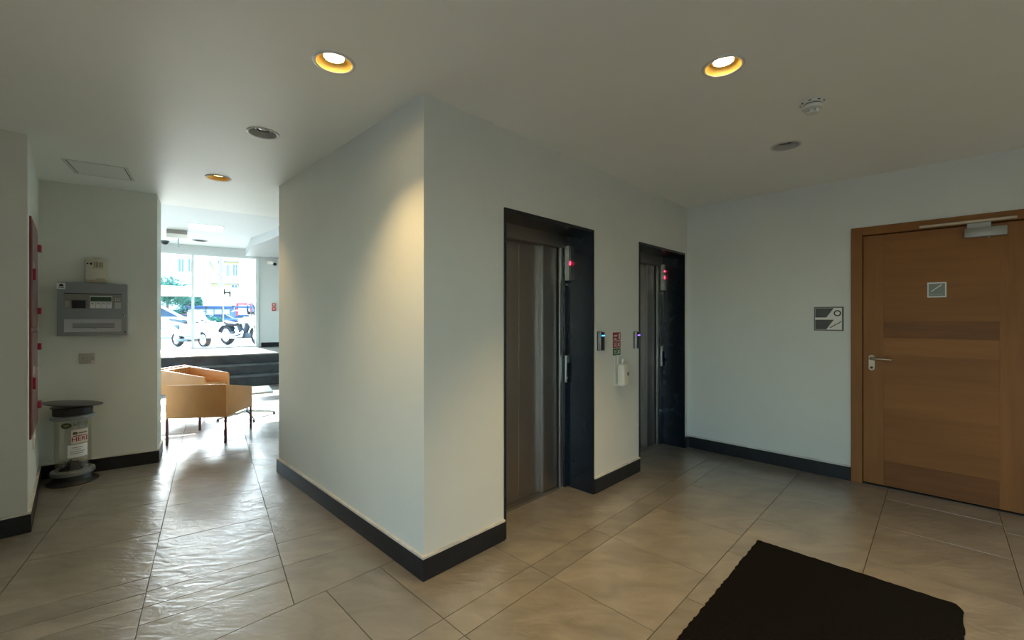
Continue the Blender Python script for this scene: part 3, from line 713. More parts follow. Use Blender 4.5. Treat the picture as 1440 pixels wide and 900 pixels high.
# smoke detector
v = ceil_pt(1142, 143)
sd = thing('smoke_detector', 'white round smoke detector on the ceiling', 'smoke detector', (v.x, v.y, H), 0)
M_DET = mat('detector plastic', (0.72, 0.73, 0.68), 0.4)
MB().lathe([(0, 0), (0.052, 0), (0.054, -0.004), (0.052, -0.016), (0.047, -0.018), (0, -0.018)], (0, 0, 0), 36).build('base', M_DET, sd)
MB().lathe([(0.044, -0.018), (0.044, -0.024), (0.0, -0.024)], (0, 0, 0), 36, cap=False).build('shadow_gap', M_GAP, sd)
MB().lathe([(0, -0.024), (0.050, -0.024), (0.051, -0.032), (0.046, -0.040), (0.034, -0.044), (0, -0.044)], (0, 0, 0), 36).build('body', M_DET, sd)
ch = MB().lathe([(0, -0.044), (0.026, -0.044), (0.026, -0.046), (0.0, -0.046)], (0, 0, 0), 24); ch.lathe([(0, -0.062), (0.030, -0.062), (0.028, -0.066), (0, -0.066)], (0, 0, 0), 24)
ch.lathe([(0, -0.046), (0.018, -0.046), (0.018, -0.062), (0, -0.062)], (0, 0, 0), 16)
for k in range(10):
    a = 2 * math.pi * k / 10; ch.box(0.026 * math.cos(a) - 0.003, 0.026 * math.cos(a) + 0.003, 0.026 * math.sin(a) - 0.003, 0.026 * math.sin(a) + 0.003, -0.063, -0.045)
ch.build('sensor_chamber', M_DET, sd)
for k in range(8):
    a = 2 * math.pi * k / 8
    MB().box(0.0515 * math.cos(a) - 0.006, 0.0515 * math.cos(a) + 0.006, 0.0515 * math.sin(a) - 0.006, 0.0515 * math.sin(a) + 0.006, -0.012, -0.009).build('slot', M_GAP, sd, smooth=False)
# access panel above the alarm panel
x0, y0 = to_h(ceil_pt(86, 223)); 
ap = thing('ceiling_access_panel', 'long pale access panel set in the ceiling above the alarm panel', 'access panel', WH(-0.50, -0.82, H), TH)
pw, pl = 0.385, 0.405
fr = MB().box(0, pw, 0, 0.018, -0.004, 0); fr.box(0, pw, pl - 0.018, pl, -0.004, 0); fr.box(0, 0.022, 0.018, pl - 0.018, -0.004, 0); fr.box(pw - 0.022, pw, 0.018, pl - 0.018, -0.004, 0)
fr.build('frame', M_RIM, ap, smooth=False)
MB().box(0.022, pw - 0.022, 0.018, pl - 0.018, -0.0008, 0).build('gap', M_GAP, ap, smooth=False)
MB().box(0.029, pw - 0.029, 0.019, pl - 0.019, -0.003, -0.0008).build('panel', mat('access panel paint', (0.76, 0.78, 0.74), 0.5), ap, smooth=False)

# ------------------------------------------------------------------ ALARM PANEL WALL
def pwall(name, lab, cat, ha, z): return thing(name, lab, cat, WH(ha, 0, z), TH)
FW, FH = 0.469, 0.474
p = pwall('fire_alarm_panel', 'grey metal fire alarm control panel with small green screen', 'alarm panel', -0.673, 1.247)
def U(u): return u * FW
def V(v): return FH * (1 - v)
bx = MB().box(0, FW - 0.012, -0.075, 0, 0, FH).build('cabinet', M_PANELGREY, p, bevel=0.004)
MB().box(FW - 0.012, FW, -0.075, 0, 0.0, FH - 0.01).build('side_edge', mat('light enamel', (0.42, 0.43, 0.43), 0.4), p, bevel=0.003)
ct = MB().box(U(.10), U(.905), -0.0765, -0.075, V(.487), V(.205)).build('control_panel', mat('taupe control face', (0.22, 0.215, 0.19), 0.5), p, smooth=False)
MB().box(U(.098), U(.91), -0.0770, -0.0762, V(.215), V(.200)).build('control_edge', M_GAP, ct, smooth=False)
MB().box(U(.45), U(.765), -0.079, -0.0765, V(.355), V(.245)).build('screen_bezel', M_PAPER, ct, bevel=0.001, bseg=1)
MB().box(U(.458), U(.757), -0.0798, -0.079, V(.345), V(.262)).build('screen', M_LCD, ct, smooth=False)
for k in range(4):
    u0 = .45 + k * .079
    MB().box(U(u0), U(u0 + .074), -0.079, -0.0765, V(.48), V(.365)).build('button_block', M_PAPER, ct, bevel=0.001, bseg=1)
    MB().box(U(u0 + .015), U(u0 + .055), -0.0795, -0.079, V(.40), V(.385)).build('button_print', M_GREYPRINT, ct, smooth=False)
MB().box(U(.21), U(.393), -0.092, -0.0765, V(.485), V(.34)).build('key_cover', M_BLACK, ct, bevel=0.004)
MB().box(U(.108), U(.195), -0.0785, -0.0765, V(.475), V(.345)).build('keypad', mat('grey pad', (0.33, 0.33, 0.31), 0.5), ct, bevel=0.001, bseg=1)
MB().box(U(.80), U(.897), -0.0785, -0.0765, V(.485), V(.365)).build('keypad', mat('pale pad', (0.45, 0.45, 0.43), 0.5), ct, bevel=0.001, bseg=1)
for k in range(6): MB().box(U(.81 + .03 * (k % 3)), U(.822 + .03 * (k % 3)), -0.0775, -0.0765, V(.30 + .03 * (k // 3)), V(.285 + .03 * (k // 3))).build('indicator', M_PRINT, ct, smooth=False)
lb = MB().box(U(.098), U(.90), -0.0758, -0.075, V(.93), V(.69)).build('instruction_label', mat('pale label', (0.46, 0.47, 0.50), 0.6), p, smooth=False)
tx = MB()
for k in range(4): tx.box(U(.21), U(.80), -0.0764, -0.0758, V(.855 - .024 * k), V(.838 - .024 * k))
tx.box(U(.49), U(.54), -0.0764, -0.0758, V(.875), V(.865))
tx.build('label_print', M_GREYPRINT, lb, smooth=False)
MB().lathe([(0, 0), (0.010, 0), (0.010, 0.004), (0, 0.006)], (U(.93), -0.075, V(.61)), 20, Matrix.Rotation(R(90), 3, 'X')).build('lock', M_CHROME, p)
MB().box(U(.925), U(.935), -0.0815, -0.08, V(.63), V(.59)).build('key_slot', M_GAP, p, smooth=False)
MB().lathe([(0, 0), (0.006, 0), (0.006, 0.002), (0, 0.002)], (U(.955), -0.075, V(.94)), 14, Matrix.Rotation(R(90), 3, 'X')).build('screw', M_GAP, p)
sk = MB().box(U(.0), U(.115), -0.0757, -0.075, V(.13), V(.015)).build('maker_sticker', M_PAPER, p, smooth=False)
MB().prism_y([(U(.03), V(.085)), (U(.095), V(.085)), (U(.088), V(.05)), (U(.07), V(.032)), (U(.048), V(.035)), (U(.035), V(.055))], -0.0762, -0.0757).build('emblem', M_DARKPRINT, sk, smooth=False)
tt = MB().box(U(.025), U(.1), -0.0762, -0.0757, V(.112), V(.1)); tt.build('emblem_text', M_GREYPRINT, sk, smooth=False)

p = pwall('alarm_sounder', 'cream plastic sounder box with small grille above the alarm panel', 'sounder', -0.500, 1.728)
MB().box(0, 0.145, -0.030, 0, 0.0, 0.218).build('back_box', M_CREAM, p, bevel=0.004)
MB().box(0.004, 0.141, -0.052, -0.030, 0.022, 0.214).build('cover', mat('pale cream plastic', (0.62, 0.58, 0.47), 0.45), p, bevel=0.006)
MB().box(0.05, 0.100, -0.03, -0.004, 0.216, 0.228).build('cable_lug', M_CREAM, p, bevel=0.003)
gr = MB().box(0.052, 0.136, -0.066, -0.052, 0.122, 0.196).build('grille_housing', mat('pale cream plastic', (0, 0, 0)), p, bevel=0.006)
for k in range(6): MB().box(0.064 + k * 0.0105, 0.0695 + k * 0.0105, -0.0672, -0.066, 0.134, 0.184).build('grille_slot', mat('grille shadow', (0.22, 0.19, 0.13), 0.7), gr, smooth=False)
MB().box(0.034, 0.048, -0.058, -0.052, 0.158, 0.176).build('switch', M_BLACK, p, bevel=0.002)
MB().lathe([(0, 0), (0.006, 0), (0.005, 0.003), (0, 0.003)], (0.018, -0.052, 0.168), 14, Matrix.Rotation(R(90), 3, 'X')).build('light', M_GAP, p)
for x in (0.010, 0.135): MB().lathe([(0, 0), (0.004, 0), (0.004, 0.002), (0, 0.002)], (x, -0.030, 0.210), 10, Matrix.Rotation(R(90), 3, 'X')).build('screw', M_GAP, p)
MB().box(0.075, 0.135, -0.0526, -0.052, 0.030, 0.036).build('print', M_GREYPRINT, p, smooth=False)

p = pwall('socket_plate', 'small grey blanking plate with two screws below the alarm panel', 'wall plate', -0.545, 0.992)
MB().box(0, 0.104, -0.010, 0, 0, 0.094).build('plate', mat('warm grey plate', (0.42, 0.41, 0.37), 0.45), p, bevel=0.006)
for x in (0.022, 0.086): MB().lathe([(0, 0), (0.0045, 0), (0.004, 0.002), (0, 0.002)], (x, -0.010, 0.050), 12, Matrix.Rotation(R(90), 3, 'X')).build('screw', M_DARKPRINT, p)
MB().box(0.078, 0.101, -0.0145, -0.010, 0.006, 0.026).build('flex_outlet', M_WHITE, p, bevel=0.002)

# battery recycling tube
p = thing('battery_tube', 'clear battery collection tube with black base and lid, standing by the skirting', 'recycling bin', WH(-0.545, -0.215), TH + R(-20))
ZT = 0.685
MB().lathe([(0, 0), (0.165, 0), (0.166, 0.008), (0.155, 0.018), (0.13, 0.035), (0.122, 0.06), (0.120, 0.075), (0, 0.075)], (0, 0, 0), 48).build('base', M_BLACK, p)
M_RINGG = mat('grey ring', (0.24, 0.25, 0.25), 0.3, 0.3)
MB().lathe([(0.105, 0.075), (0.138, 0.075), (0.141, 0.085), (0.138, 0.106), (0.128, 0.112), (0.105, 0.112)], (0, 0, 0), 48).build('clamp_ring', M_RINGG, p)
MB().lathe([(0.115, 0.076), (0.115, 0.60), (0.112, 0.60), (0.112, 0.076), (0.115, 0.076)], (0, 0, 0), 48, cap=False).build('tube', glass('clear acrylic', (0.97, 0.97, 0.94), 0, 0.1, const=0.08), p)
MB().lathe([(0.105, 0.545), (0.138, 0.545), (0.141, 0.555), (0.138, 0.575), (0.128, 0.58), (0.105, 0.58)], (0, 0, 0), 48).build('clamp_ring', M_RINGG, p)
MB().lathe([(0.0, 0.58), (0.124, 0.58), (0.126, 0.635), (0.14, 0.648), (0, 0.648)], (0, 0, 0), 48).build('collar', M_BLACK, p)
Ml = Matrix.Rotation(R(6), 3, 'Y') @ Matrix.Rotation(R(-4), 3, 'X')
MB().lathe([(0, -0.003), (0.175, -0.003), (0.192, 0.004), (0.192, 0.008), (0.17, 0.012), (0, 0.016)], (0, 0, 0.666), 48, Ml).build('lid', mat('dark grey lid', (0.035, 0.04, 0.05), 0.35), p)
cont = MB()
for k in range(150):
    a = random.uniform(0, 6.28); r = 0.098 * math.sqrt(random.random()); z = 0.085 + random.random() * (0.06 + 0.05 * (1 - r / 0.1))
    dv = Vector((random.uniform(-1, 1), random.uniform(-1, 1), random.uniform(-.5, .5))).normalized() * 0.014
    c = Vector((r * 0.85 * math.cos(a), r * 0.85 * math.sin(a), z)); cont.tube([c - dv, c + dv], 0.006, 6)
co = cont.build('batteries', mat('spent batteries', (0.05, 0.05, 0.05), 0.4, 0.5, var=0.8, vscale=40), p); co['kind'] = 'stuff'
def wrap(me, r):                          # bend flat x,z geometry around the tube (front = -y)
    for v in me.vertices:
        a = v.co.x / r; rr = r - v.co.y
        v.co = Vector((rr * math.sin(a), -rr * math.cos(a), v.co.z))
def curved(name, x0, x1, z0, z1, y, m, parent=p, n=12):
    mb = MB(); vs = []
    for k in range(n + 1):
        x = x0 + (x1 - x0) * k / n; vs += [(x, y - 0.0006, z0), (x, y - 0.0006, z1), (x, y, z0), (x, y, z1)]
    fs = []
    for k in range(n):
        i = 4 * k; fs += [(i, i + 4, i + 5, i + 1), (i + 2, i + 3, i + 7, i + 6), (i + 1, i + 5, i + 7, i + 3), (i, i + 2, i + 6, i + 4)]
    fs += [(0, 1, 3, 2), (4 * n, 4 * n + 2, 4 * n + 3, 4 * n + 1)]
    o = mb.add(vs, fs).build(name, m, parent); wrap(o.data, 0.1155); return o
def curved_text(name, body, size, m, x, z, y, parent=p, bold=0.0):
    o = text(name, body, size, m, parent, ZERO, (0, 0, 0), bold=bold, depth=0.0002)
    for v in o.data.vertices:
        vx, vz, d = v.co.x, v.co.y, v.co.z; v.co = Vector((x + vx, y - d, z + vz))
    wrap(o.data, 0.1155); return o
def oval(x, z, rx, rz, y, m, parent=p, name='oval_logo'):
    mb = MB(); pts = [(x + rx * math.cos(2 * math.pi * k / 28), z + rz * math.sin(2 * math.pi * k / 28)) for k in range(28)]
    o = mb.prism_y(pts, y - 0.0006, y).build(name, m, parent); wrap(o.data, 0.1155); return o
M_OLIVE = mat('dark olive print', (0.035, 0.045, 0.012), 0.5); M_OLIVE2 = mat('olive print', (0.16, 0.17, 0.08), 0.5)
oval(0.020, 0.500, 0.034, 0.024, -0.0002, M_OLIVE); oval(0.022, 0.500, 0.017, 0.012, -0.001, M_OLIVE2)
curved_text('logo_text', 'ATTER', 0.036, M_OLIVE2, 0.115, 0.503, -0.0003, bold=0.0008)
st1 = curved('sticker', 0.050, 0.165, 0.345, 0.460, -0.0002, mat('pink white sticker', (0.66, 0.60, 0.57), 0.6))
oval(0.075, 0.431, 0.016, 0.012, -0.001, M_OLIVE, st1); oval(0.076, 0.431, 0.007, 0.005, -0.0018, M_OLIVE2, st1)
curved('small_print', 0.095, 0.155, 0.424, 0.436, -0.001, M_OLIVE2, st1, 8)
curved('small_print', 0.062, 0.155, 0.404, 0.411, -0.001, M_REDPRINT, st1, 8)
curved_text('word_here', 'HERE', 0.050, M_REDPRINT, 0.110, 0.378, -0.001, st1, bold=0.0008)
st2 = curved('paper_label', 0.028, 0.160, 0.228, 0.335, -0.0002, M_PAPER)
for x0, x1, z in ((0.055, 0.125, 0.308), (0.072, 0.110, 0.292), (0.045, 0.135, 0.274), (0.045, 0.128, 0.258)): curved('label_line', x0, x1, z, z + 0.005, -0.001, M_GREYPRINT, st2, 8)
curved('latch', 0.075, 0.125, 0.125, 0.137, -0.001, M_BLACK)

# ------------------------------------------------------------------ HOSE CABINET WALL
RC = TA + R(90)                          # local x runs towards +b, y into the wall
p = thing('hose_cabinet', 'tall maroon two-door fire hose cabinet set in the wall return', 'cabinet', W(STUB_A, 2.44, 0.575), RC)
CWD, CHT = 0.72, 1.525
fr = MB().box(0, 0.022, -0.010, 0.0, 0, CHT); fr.box(CWD - 0.022, CWD, -0.010, 0, 0, CHT); fr.box(0.022, CWD - 0.022, -0.010, 0, 0, 0.022); fr.box(0.022, CWD - 0.022, -0.010, 0, CHT - 0.022, CHT)
fr.build('frame', mat('dark maroon frame', (0.20, 0.03, 0.045), 0.4), p, smooth=False)
MB().box(0.022, CWD - 0.022, -0.003, 0, 0.022, CHT - 0.022).build('back_gap', M_GAP, p, smooth=False)
for z0, z1 in ((0.026, 0.725), (0.765, CHT - 0.026)):
    d_ = MB().box(0.026, CWD - 0.026, -0.014, -0.003, z0, z1).build('cabinet_door', M_MAROON, p, bevel=0.002, bseg=1)
    MB().box(0.05, 0.075, -0.030, -0.014, (z0 + z1) / 2 - 0.04, (z0 + z1) / 2 + 0.04).build('handle', M_CRIMSON, d_, bevel=0.004)
    MB().box(0.06, 0.30, -0.0146, -0.014, z0 + 0.40, z0 + 0.46).build('door_label', mat('pale pink label', (0.5, 0.38, 0.38), 0.5), d_, smooth=False)
    for z in (z0 + 0.12, z1 - 0.12):
        MB().box(CWD - 0.10, CWD - 0.002, -0.034, -0.010, z - 0.025, z + 0.025).build('hinge', M_CRIMSON, d_, bevel=0.003)
MB().box(0.026, CWD - 0.026, -0.010, -0.003, 0.730, 0.760).build('mid_rail', M_MAROON, p, smooth=False)
p = thing('wall_switch', 'small white switch plate low on the wall below the maroon cabinet', 'switch', W(STUB_A, 2.78, 0.44), RC)
MB().box(0, 0.09, -0.010, 0, 0, 0.09).build('plate', M_WHITE, p, bevel=0.003)
MB().box(0.03, 0.06, -0.014, -0.010, 0.022, 0.068).build('rocker', mat('grey rocker', (0.4, 0.42, 0.42), 0.4), p, bevel=0.002)

# ------------------------------------------------------------------ ENTRANCE HALL FURNITURE
def armchair(loc, rz, label):
    """x = width, front towards +y"""
    c = thing('armchair', label, 'armchair', (loc[0], loc[1], 0), rz, 'tan leather armchairs')
    w, dp = 0.305, 0.35
    th = 0.035
    MB().box(-w, w, -dp, -dp + th, 0.295, 0.662).build('backrest', M_LEATH, c, bevel=0.008)
    for s in (-1, 1):
        # arm panel: profile in (y, z), tapering to the front
        pr_ = [(-dp + th, 0.295), (dp - 0.02, 0.280), (dp, 0.29), (dp, 0.52), (dp - 0.02, 0.54), (-dp + th, 0.655)]
        x0, x1 = (w - th, w) if s > 0 else (-w, -w + th)
        m = MB(); n = len(pr_)
        vs = [(x0, a, b) for a, b in pr_] + [(x1, a, b) for a, b in pr_]
        m.add(vs, [tuple(range(n)), tuple(range(n, 2 * n))[::-1]] + [(i, (i + 1) % n, n + (i + 1) % n, n + i) for i in range(n)])
        m.build('armrest', M_LEATH, c, bevel=0.007)
    MB().box(-w + th + 0.002, w - th - 0.002, -dp + th + 0.002, dp - 0.03, 0.285, 0.405).build('seat_cushion', M_LEATH, c, bevel=0.025, bseg=3)
    bp = MB()
    MB().box(-w + th + 0.004, w - th - 0.004, -dp + th + 0.001, -dp + th + 0.075, 0.407, 0.64).build('back_cushion', M_LEATH, c, bevel=0.02, bseg=3)
    for k in range(9):
        bp.tube([(-0.22 + k * 0.055, -dp + th + 0.077, 0.45), (-0.22 + k * 0.055, -dp + th + 0.074, 0.62)], 0.004, 5)
    bp.build('stitching', mat('dark stitching', (0.22, 0.08, 0.03), 0.6), c)
    for sx in (-1, 1):
        for sy in (-1, 1):
            MB().box(sx * (w - 0.012) - 0.011, sx * (w - 0.012) + 0.011, sy * (dp - 0.013) - 0.011, sy * (dp - 0.013) + 0.011, 0, 0.296).build('leg', M_CHAIRLEG, c, bevel=0.002, bseg=1)
    return c
armchair((-3.208 - 0.30 - 0.061, 4.86 - 0.053 + 0.345), R(10), 'tan leather armchair with its back to the corridor')
armchair((-4.86, 6.62), R(-90 + 3), 'tan leather armchair turned sideways, between the low table and the steps')
tc_ = (-3.77, 6.16)
tb = thing('low_table', 'low white table on a silver star base beside the armchairs', 'table', (tc_[0], tc_[1], 0), TH)
MB().box(-0.30, 0.30, -0.30, 0.30, 0.362, 0.382).build('tabletop', mat('white laminate', (0.8, 0.8, 0.8), 0.3), tb, bevel=0.002, bseg=1)
MB().box(-0.298, 0.298, -0.298, 0.298, 0.354, 0.362).build('top_edge', M_BLACKM, tb, smooth=False)
MB().lathe([(0, 0.06), (0.03, 0.06), (0.028, 0.08), (0.022, 0.1), (0.022, 0.35), (0.05, 0.354), (0, 0.354)], (0, 0, 0), 24).build('column', M_CHROME, tb)
for k in range(4):
    a = R(10 + 90 * k); dx, dy = math.cos(a), math.sin(a)
    lg_ = MB().tube([(0.02 * dx, 0.02 * dy, 0.085), (0.18 * dx, 0.18 * dy, 0.055), (0.36 * dx, 0.36 * dy, 0.026)], 0.020, 8, 0.012).build('leg', M_CHROME, tb)
    MB().lathe([(0, 0), (0.016, 0), (0.014, 0.02), (0, 0.02)], (0.35 * dx, 0.35 * dy, 0), 12).build('glide', M_BLACK, lg_)

# hall ceiling items
px0, py0 = to_h(ceil_pt(258, 312, HH)); px1, py1 = to_h(ceil_pt(311, 327, HH))
LPW, LPD = max(0.6, px1 - px0 - 0.05), py1 - py0 - 0.1
lp = thing('ceiling_panel_light', 'bright flat rectangular light panel in the entrance hall ceiling', 'ceiling light', WH(px0 + 0.05, py0 + 0.05, HH), TH)
f_ = MB().box(0, LPW, 0, 0.02, -0.008, 0); f_.box(0, LPW, LPD - 0.02, LPD, -0.008, 0); f_.box(0, 0.02, 0.02, LPD - 0.02, -0.008, 0); f_.box(LPW - 0.02, LPW, 0.02, LPD - 0.02, -0.008, 0)
f_.build('frame', M_RIM, lp, smooth=False)
MB().box(0.02, LPW - 0.02, 0.02, LPD - 0.02, -0.004, 0).build('diffuser', mat('lit diffuser', (0.9, 0.9, 0.9), 0.5, emit=((0.95, 1.0, 1.0), 3.0)), lp, smooth=False)
v = ceil_pt(249, 324, HH)
vx, vy = to_h(v)
hb_ = thing('ceiling_unit', 'white box unit with dark top and hanging rod under the hall ceiling', 'ceiling unit', WH(vx, vy, HH), TH)
MB().box(-0.17, 0.17, -0.09, 0.09, -0.085, 0).build('mount', mat('brown grey mount', (0.30, 0.28, 0.25), 0.6), hb_, bevel=0.004)
MB().box(-0.175, 0.175, -0.095, 0.095, -0.17, -0.085).build('housing', M_WHITE, hb_, bevel=0.006)
MB().tube([(0.02, 0, -0.17), (0.02, 0, -0.36)], 0.012, 10).build('rod', mat('grey rod', (0.3, 0.38, 0.38), 0.4), hb_)
v = ceil_pt(281, 338, HH); vx, vy = to_h(v)
vt = thing('ceiling_vent', 'round dark vent in the hall ceiling', 'vent', WH(vx, vy, HH), TH)
MB().lathe([(0.11, 0), (0.15, 0), (0.148, -0.008), (0.11, -0.012), (0.11, 0)], (0, 0, 0), 32, cap=False).build('ring', mat('grey vent', (0.2, 0.22, 0.22), 0.5), vt)
MB().lathe([(0, -0.001), (0.11, -0.001), (0.11, -0.006), (0.06, -0.006), (0.06, -0.012), (0, -0.012)], (0, 0, 0), 32).build('louvre', M_GAP, vt)
gx = fac_x(230)
cmx = thing('dome_camera', 'dark dome camera under the hall ceiling by the window head', 'camera', WH(gx[0] + 0.05, FAC - 0.35, HH), TH)
MB().lathe([(0, 0), (0.085, 0), (0.085, -0.03), (0, -0.03)], (0, 0, 0), 24).build('base', mat('dark grey housing', (0.08, 0.10, 0.11), 0.5), cmx)
MB().ball((0, 0, -0.03), 0.07, 0.07, 0.06).build('dome', M_BLACK, cmx)
gx, gd = fac_x(379)
zc = CAM_H + (CY - 369) * gd / F_PX
sc_ = thing('security_camera', 'white security camera with black lens on the facade wall', 'camera', WH(gx, FAC, zc), TH)
MB().box(-0.07, 0.07, -0.03, 0, -0.05, 0.05).build('bracket', M_WHITE, sc_, bevel=0.008)
MB().tube([(-0.02, -0.03, 0.0), (0.06, -0.12, -0.01), (0.10, -0.16, -0.02)], 0.05, 14).build('housing', M_WHITE, sc_)
MB().ball((0.11, -0.15, -0.06), 0.05, 0.05, 0.04).build('lens', M_BLACK, sc_)
for (py0, py1), lab in (((426.5, 431), 'upper red fire sign on the facade wall beside the shop window'), ((432, 437), 'lower red call point with white square on the facade wall')):
    xa, gd = fac_x(382.2); xb, _ = fac_x(387.5)
    za, zb = CAM_H + (CY - py1) * gd / F_PX, CAM_H + (CY - py0) * gd / F_PX
    s = thing('fire_sign', lab, 'sign', WH(xa, FAC, za), TH)
    MB().box(0, xb - xa, -0.03, 0, 0, zb - za).build('body', mat('bright red plastic', (0.55, 0.05, 0.03), 0.4), s, bevel=0.004)
    MB().box((xb - xa) * .25, (xb - xa) * .75, -0.032, -0.03, (zb - za) * .35, (zb - za) * .7).build('white_mark', M_PAPER, s, smooth=False)

# ------------------------------------------------------------------ STREET
ZG = 0.55
M_PAVE = mat('pale street paving', (0.36, 0.33, 0.29), 0.85, var=0.15, vscale=0.8)
g = MB().box(-120, 60, FAC + 0.22, 140, ZG - 0.4, ZG)
struct(g.build('ground', M_PAVE, loc=LH, rz=TH, smooth=False), 'pale sunlit street paving outside the window', 'ground')
struct(MB().box(-60, -4.2, -30, 2.4, -0.3, -0.01).build('ground_entrance', M_PAVE, loc=LA, rz=TA, smooth=False), 'pale paving outside the glazed entrance', 'ground')
struct(MB().box(-40, -4.7, -10, FAC + 0.22, ZG - 0.4, ZG - 0.05).build('ground_side', M_PAVE, loc=LH, rz=TH, smooth=False), 'pale paving beside the entrance hall', 'ground')
def ray(px, d, z=ZG): return Vector(((px - CX) / F_PX * d, d, z))
M_TYRE = mat('tyre rubber', (0.02, 0.02, 0.022), 0.8)
M_WPAINT = mat('white scooter paint', (0.52, 0.53, 0.53), 0.25, coat=0.5)
M_BIKE = mat('blue black metal', (0.03, 0.045, 0.06), 0.35, 0.4)
def wheel(parent, x, y, z, r, w, name='wheel', rim=M_CHROME):
    rx = Matrix.Rotation(R(90), 3, 'X')
    o = MB().lathe([(r * .68, -w / 2), (r * .9, -w / 2), (r, -w / 4), (r, w / 4), (r * .9, w / 2), (r * .68, w / 2), (r * .68, -w / 2)], (x, y, z), 28, rx, cap=False).build(name, M_TYRE, parent)
    m = MB().lathe([(r * .60, -w * .4), (r * .69, -w * .4), (r * .69, w * .4), (r * .60, w * .4), (r * .6, -w * .4)], (x, y, z), 28, rx, cap=False)
    m.lathe([(0, -w * .55), (r * .16, -w * .55), (r * .16, w * .55), (0, w * .55)], (x, y, z), 14, rx)
    for k in range(5):
        a = 2 * math.pi * k / 5; m.tube([(x + r * .1 * math.cos(a), y, z + r * .1 * math.sin(a)), (x + r * .63 * math.cos(a), y, z + r * .63 * math.sin(a))], r * .06, 6)
    m.build('rim', rim, o)
    return o
def loft(secs, seg=16, pw=0.6):           # sections: (x, halfwidth, z0, z1)
    m = MB(); vs = []; fs = []
    for x, hw, z0, z1 in secs:
        for k in range(seg):
            a = 2 * math.pi * k / seg; ca, sa = math.cos(a), math.sin(a)
            vs.append((x, hw * math.copysign(abs(ca) ** pw, ca), (z0 + z1) / 2 + (z1 - z0) / 2 * math.copysign(abs(sa) ** pw, sa)))
    n = len(secs)
    for i in range(n - 1):
        for k in range(seg): fs.append((i * seg + k, i * seg + (k + 1) % seg, (i + 1) * seg + (k + 1) % seg, (i + 1) * seg + k))
    fs.append(tuple(range(seg))[::-1]); fs.append(tuple((n - 1) * seg + k for k in range(seg)))
    return m.add(vs, fs)
# scooter: x forward
sc = thing('scooter', 'white motor scooter parked outside the shop window', 'scooter', ray(272, 12.9), R(-22))
wheel(sc, 0.50, 0, 0.235, 0.235, 0.12); wheel(sc, -0.72, 0, 0.235, 0.235, 0.13)
loft([(-1.02, 0.05, .62, .70), (-0.95, 0.14, .48, .76), (-0.7, 0.20, .36, .80), (-0.35, 0.21, .30, .76), (-0.18, 0.19, .28, .62), (-0.08, 0.17, .26, .40)]).build('rear_body', M_WPAINT, sc)
loft([(-0.12, 0.18, .22, .34), (0.0, 0.20, .20, .32), (0.2, 0.20, .20, .34), (0.3, 0.2, .24, .5)]).build('footboard', mat('grey footboard', (0.2, 0.22, 0.23), 0.5), sc)
m = MB(); vs = []; fs = []
sh_prof = [(0.30, .26, .20), (0.30, .55, .26), (0.24, .80, .27), (0.16, .98, .22), (0.12, 1.10, .17)]
for x, z, hw in sh_prof:
    for k in range(9):
        u = -1 + k / 4; vs.append((x + 0.14 * (1 - u * u), hw * u, z))
    for k in range(9):
        u = 1 - k / 4; vs.append((x + 0.14 * (1 - u * u) - 0.10, hw * u * .95, z))
for i in range(len(sh_prof) - 1):
    for k in range(18): fs.append((i * 18 + k, i * 18 + (k + 1) % 18, (i + 1) * 18 + (k + 1) % 18, (i + 1) * 18 + k))
fs += [tuple(range(18))[::-1], tuple(len(sh_prof) * 18 - 18 + k for k in range(18))]
m.add(vs, fs).build('front_shield', M_WPAINT, sc, angle=60)
loft([(-0.95, 0.05, .79, .83), (-0.9, 0.15, .78, .88), (-0.55, 0.17, .75, .86), (-0.25, 0.14, .72, .81), (-0.2, 0.05, .74, .78)]).build('seat', mat('dark seat', (0.05, 0.09, 0.11), 0.6), sc)
fe = MB(); vs = []; fs = []
for i in range(11):
    a = R(10 + 15 * i); 
    for k in range(7):
        u = -1 + k / 3; rr_ = 0.275 - 0.04 * u * u; vs.append((0.50 + rr_ * math.cos(a), 0.085 * u, 0.235 + rr_ * math.sin(a)))
    for k in range(7):
        u = 1 - k / 3; rr_ = 0.262 - 0.04 * u * u; vs.append((0.50 + rr_ * math.cos(a), 0.08 * u, 0.235 + rr_ * math.sin(a)))
for i in range(10):
    for k in range(14): fs.append((i * 14 + k, i * 14 + (k + 1) % 14, (i + 1) * 14 + (k + 1) % 14, (i + 1) * 14 + k))
fe.add(vs, fs).build('front_fender', M_WPAINT, sc, angle=60)
hb2 = MB().tube([(0.12, -0.32, 1.05), (0.14, -0.18, 1.06), (0.20, 0, 1.03), (0.14, 0.18, 1.06), (0.12, 0.32, 1.05)], 0.014, 8).build('handlebar', M_BLACK, sc)
for s in (-1, 1):
    MB().tube([(0.14, 0.22 * s, 1.06), (0.18, 0.26 * s, 1.18)], 0.006, 6).build('mirror_stem', M_BLACK, hb2)
    MB().ball((0.18, 0.27 * s, 1.20), 0.015, 0.05, 0.035).build('mirror', M_BLACK, hb2)
MB().ball((0.34, 0, 0.92), 0.06, 0.09, 0.07).build('headlight', mat('headlight glass', (0.5, 0.55, 0.55), 0.1), sc)
M_TRIM = mat('dark teal trim', (0.03, 0.07, 0.085), 0.4)
MB().prism_y([(-0.62, 0.66), (-0.34, 0.52), (-0.30, 0.58), (-0.34, 0.66)], -0.222, 0.222).build('side_vent', M_TRIM, sc, bevel=0.01)
MB().box(-0.50, 0.10, -0.215, 0.215, 0.16, 0.25).build('underbody', M_TRIM, sc, bevel=0.03)
for yy, zq in ((-0.12, 0.74), (0.0, 0.80), (0.12, 0.74)): MB().ball((0.40 - abs(yy) * 0.25, yy, zq), 0.028, 0.03, 0.022).build('indicator', M_TRIM, sc)
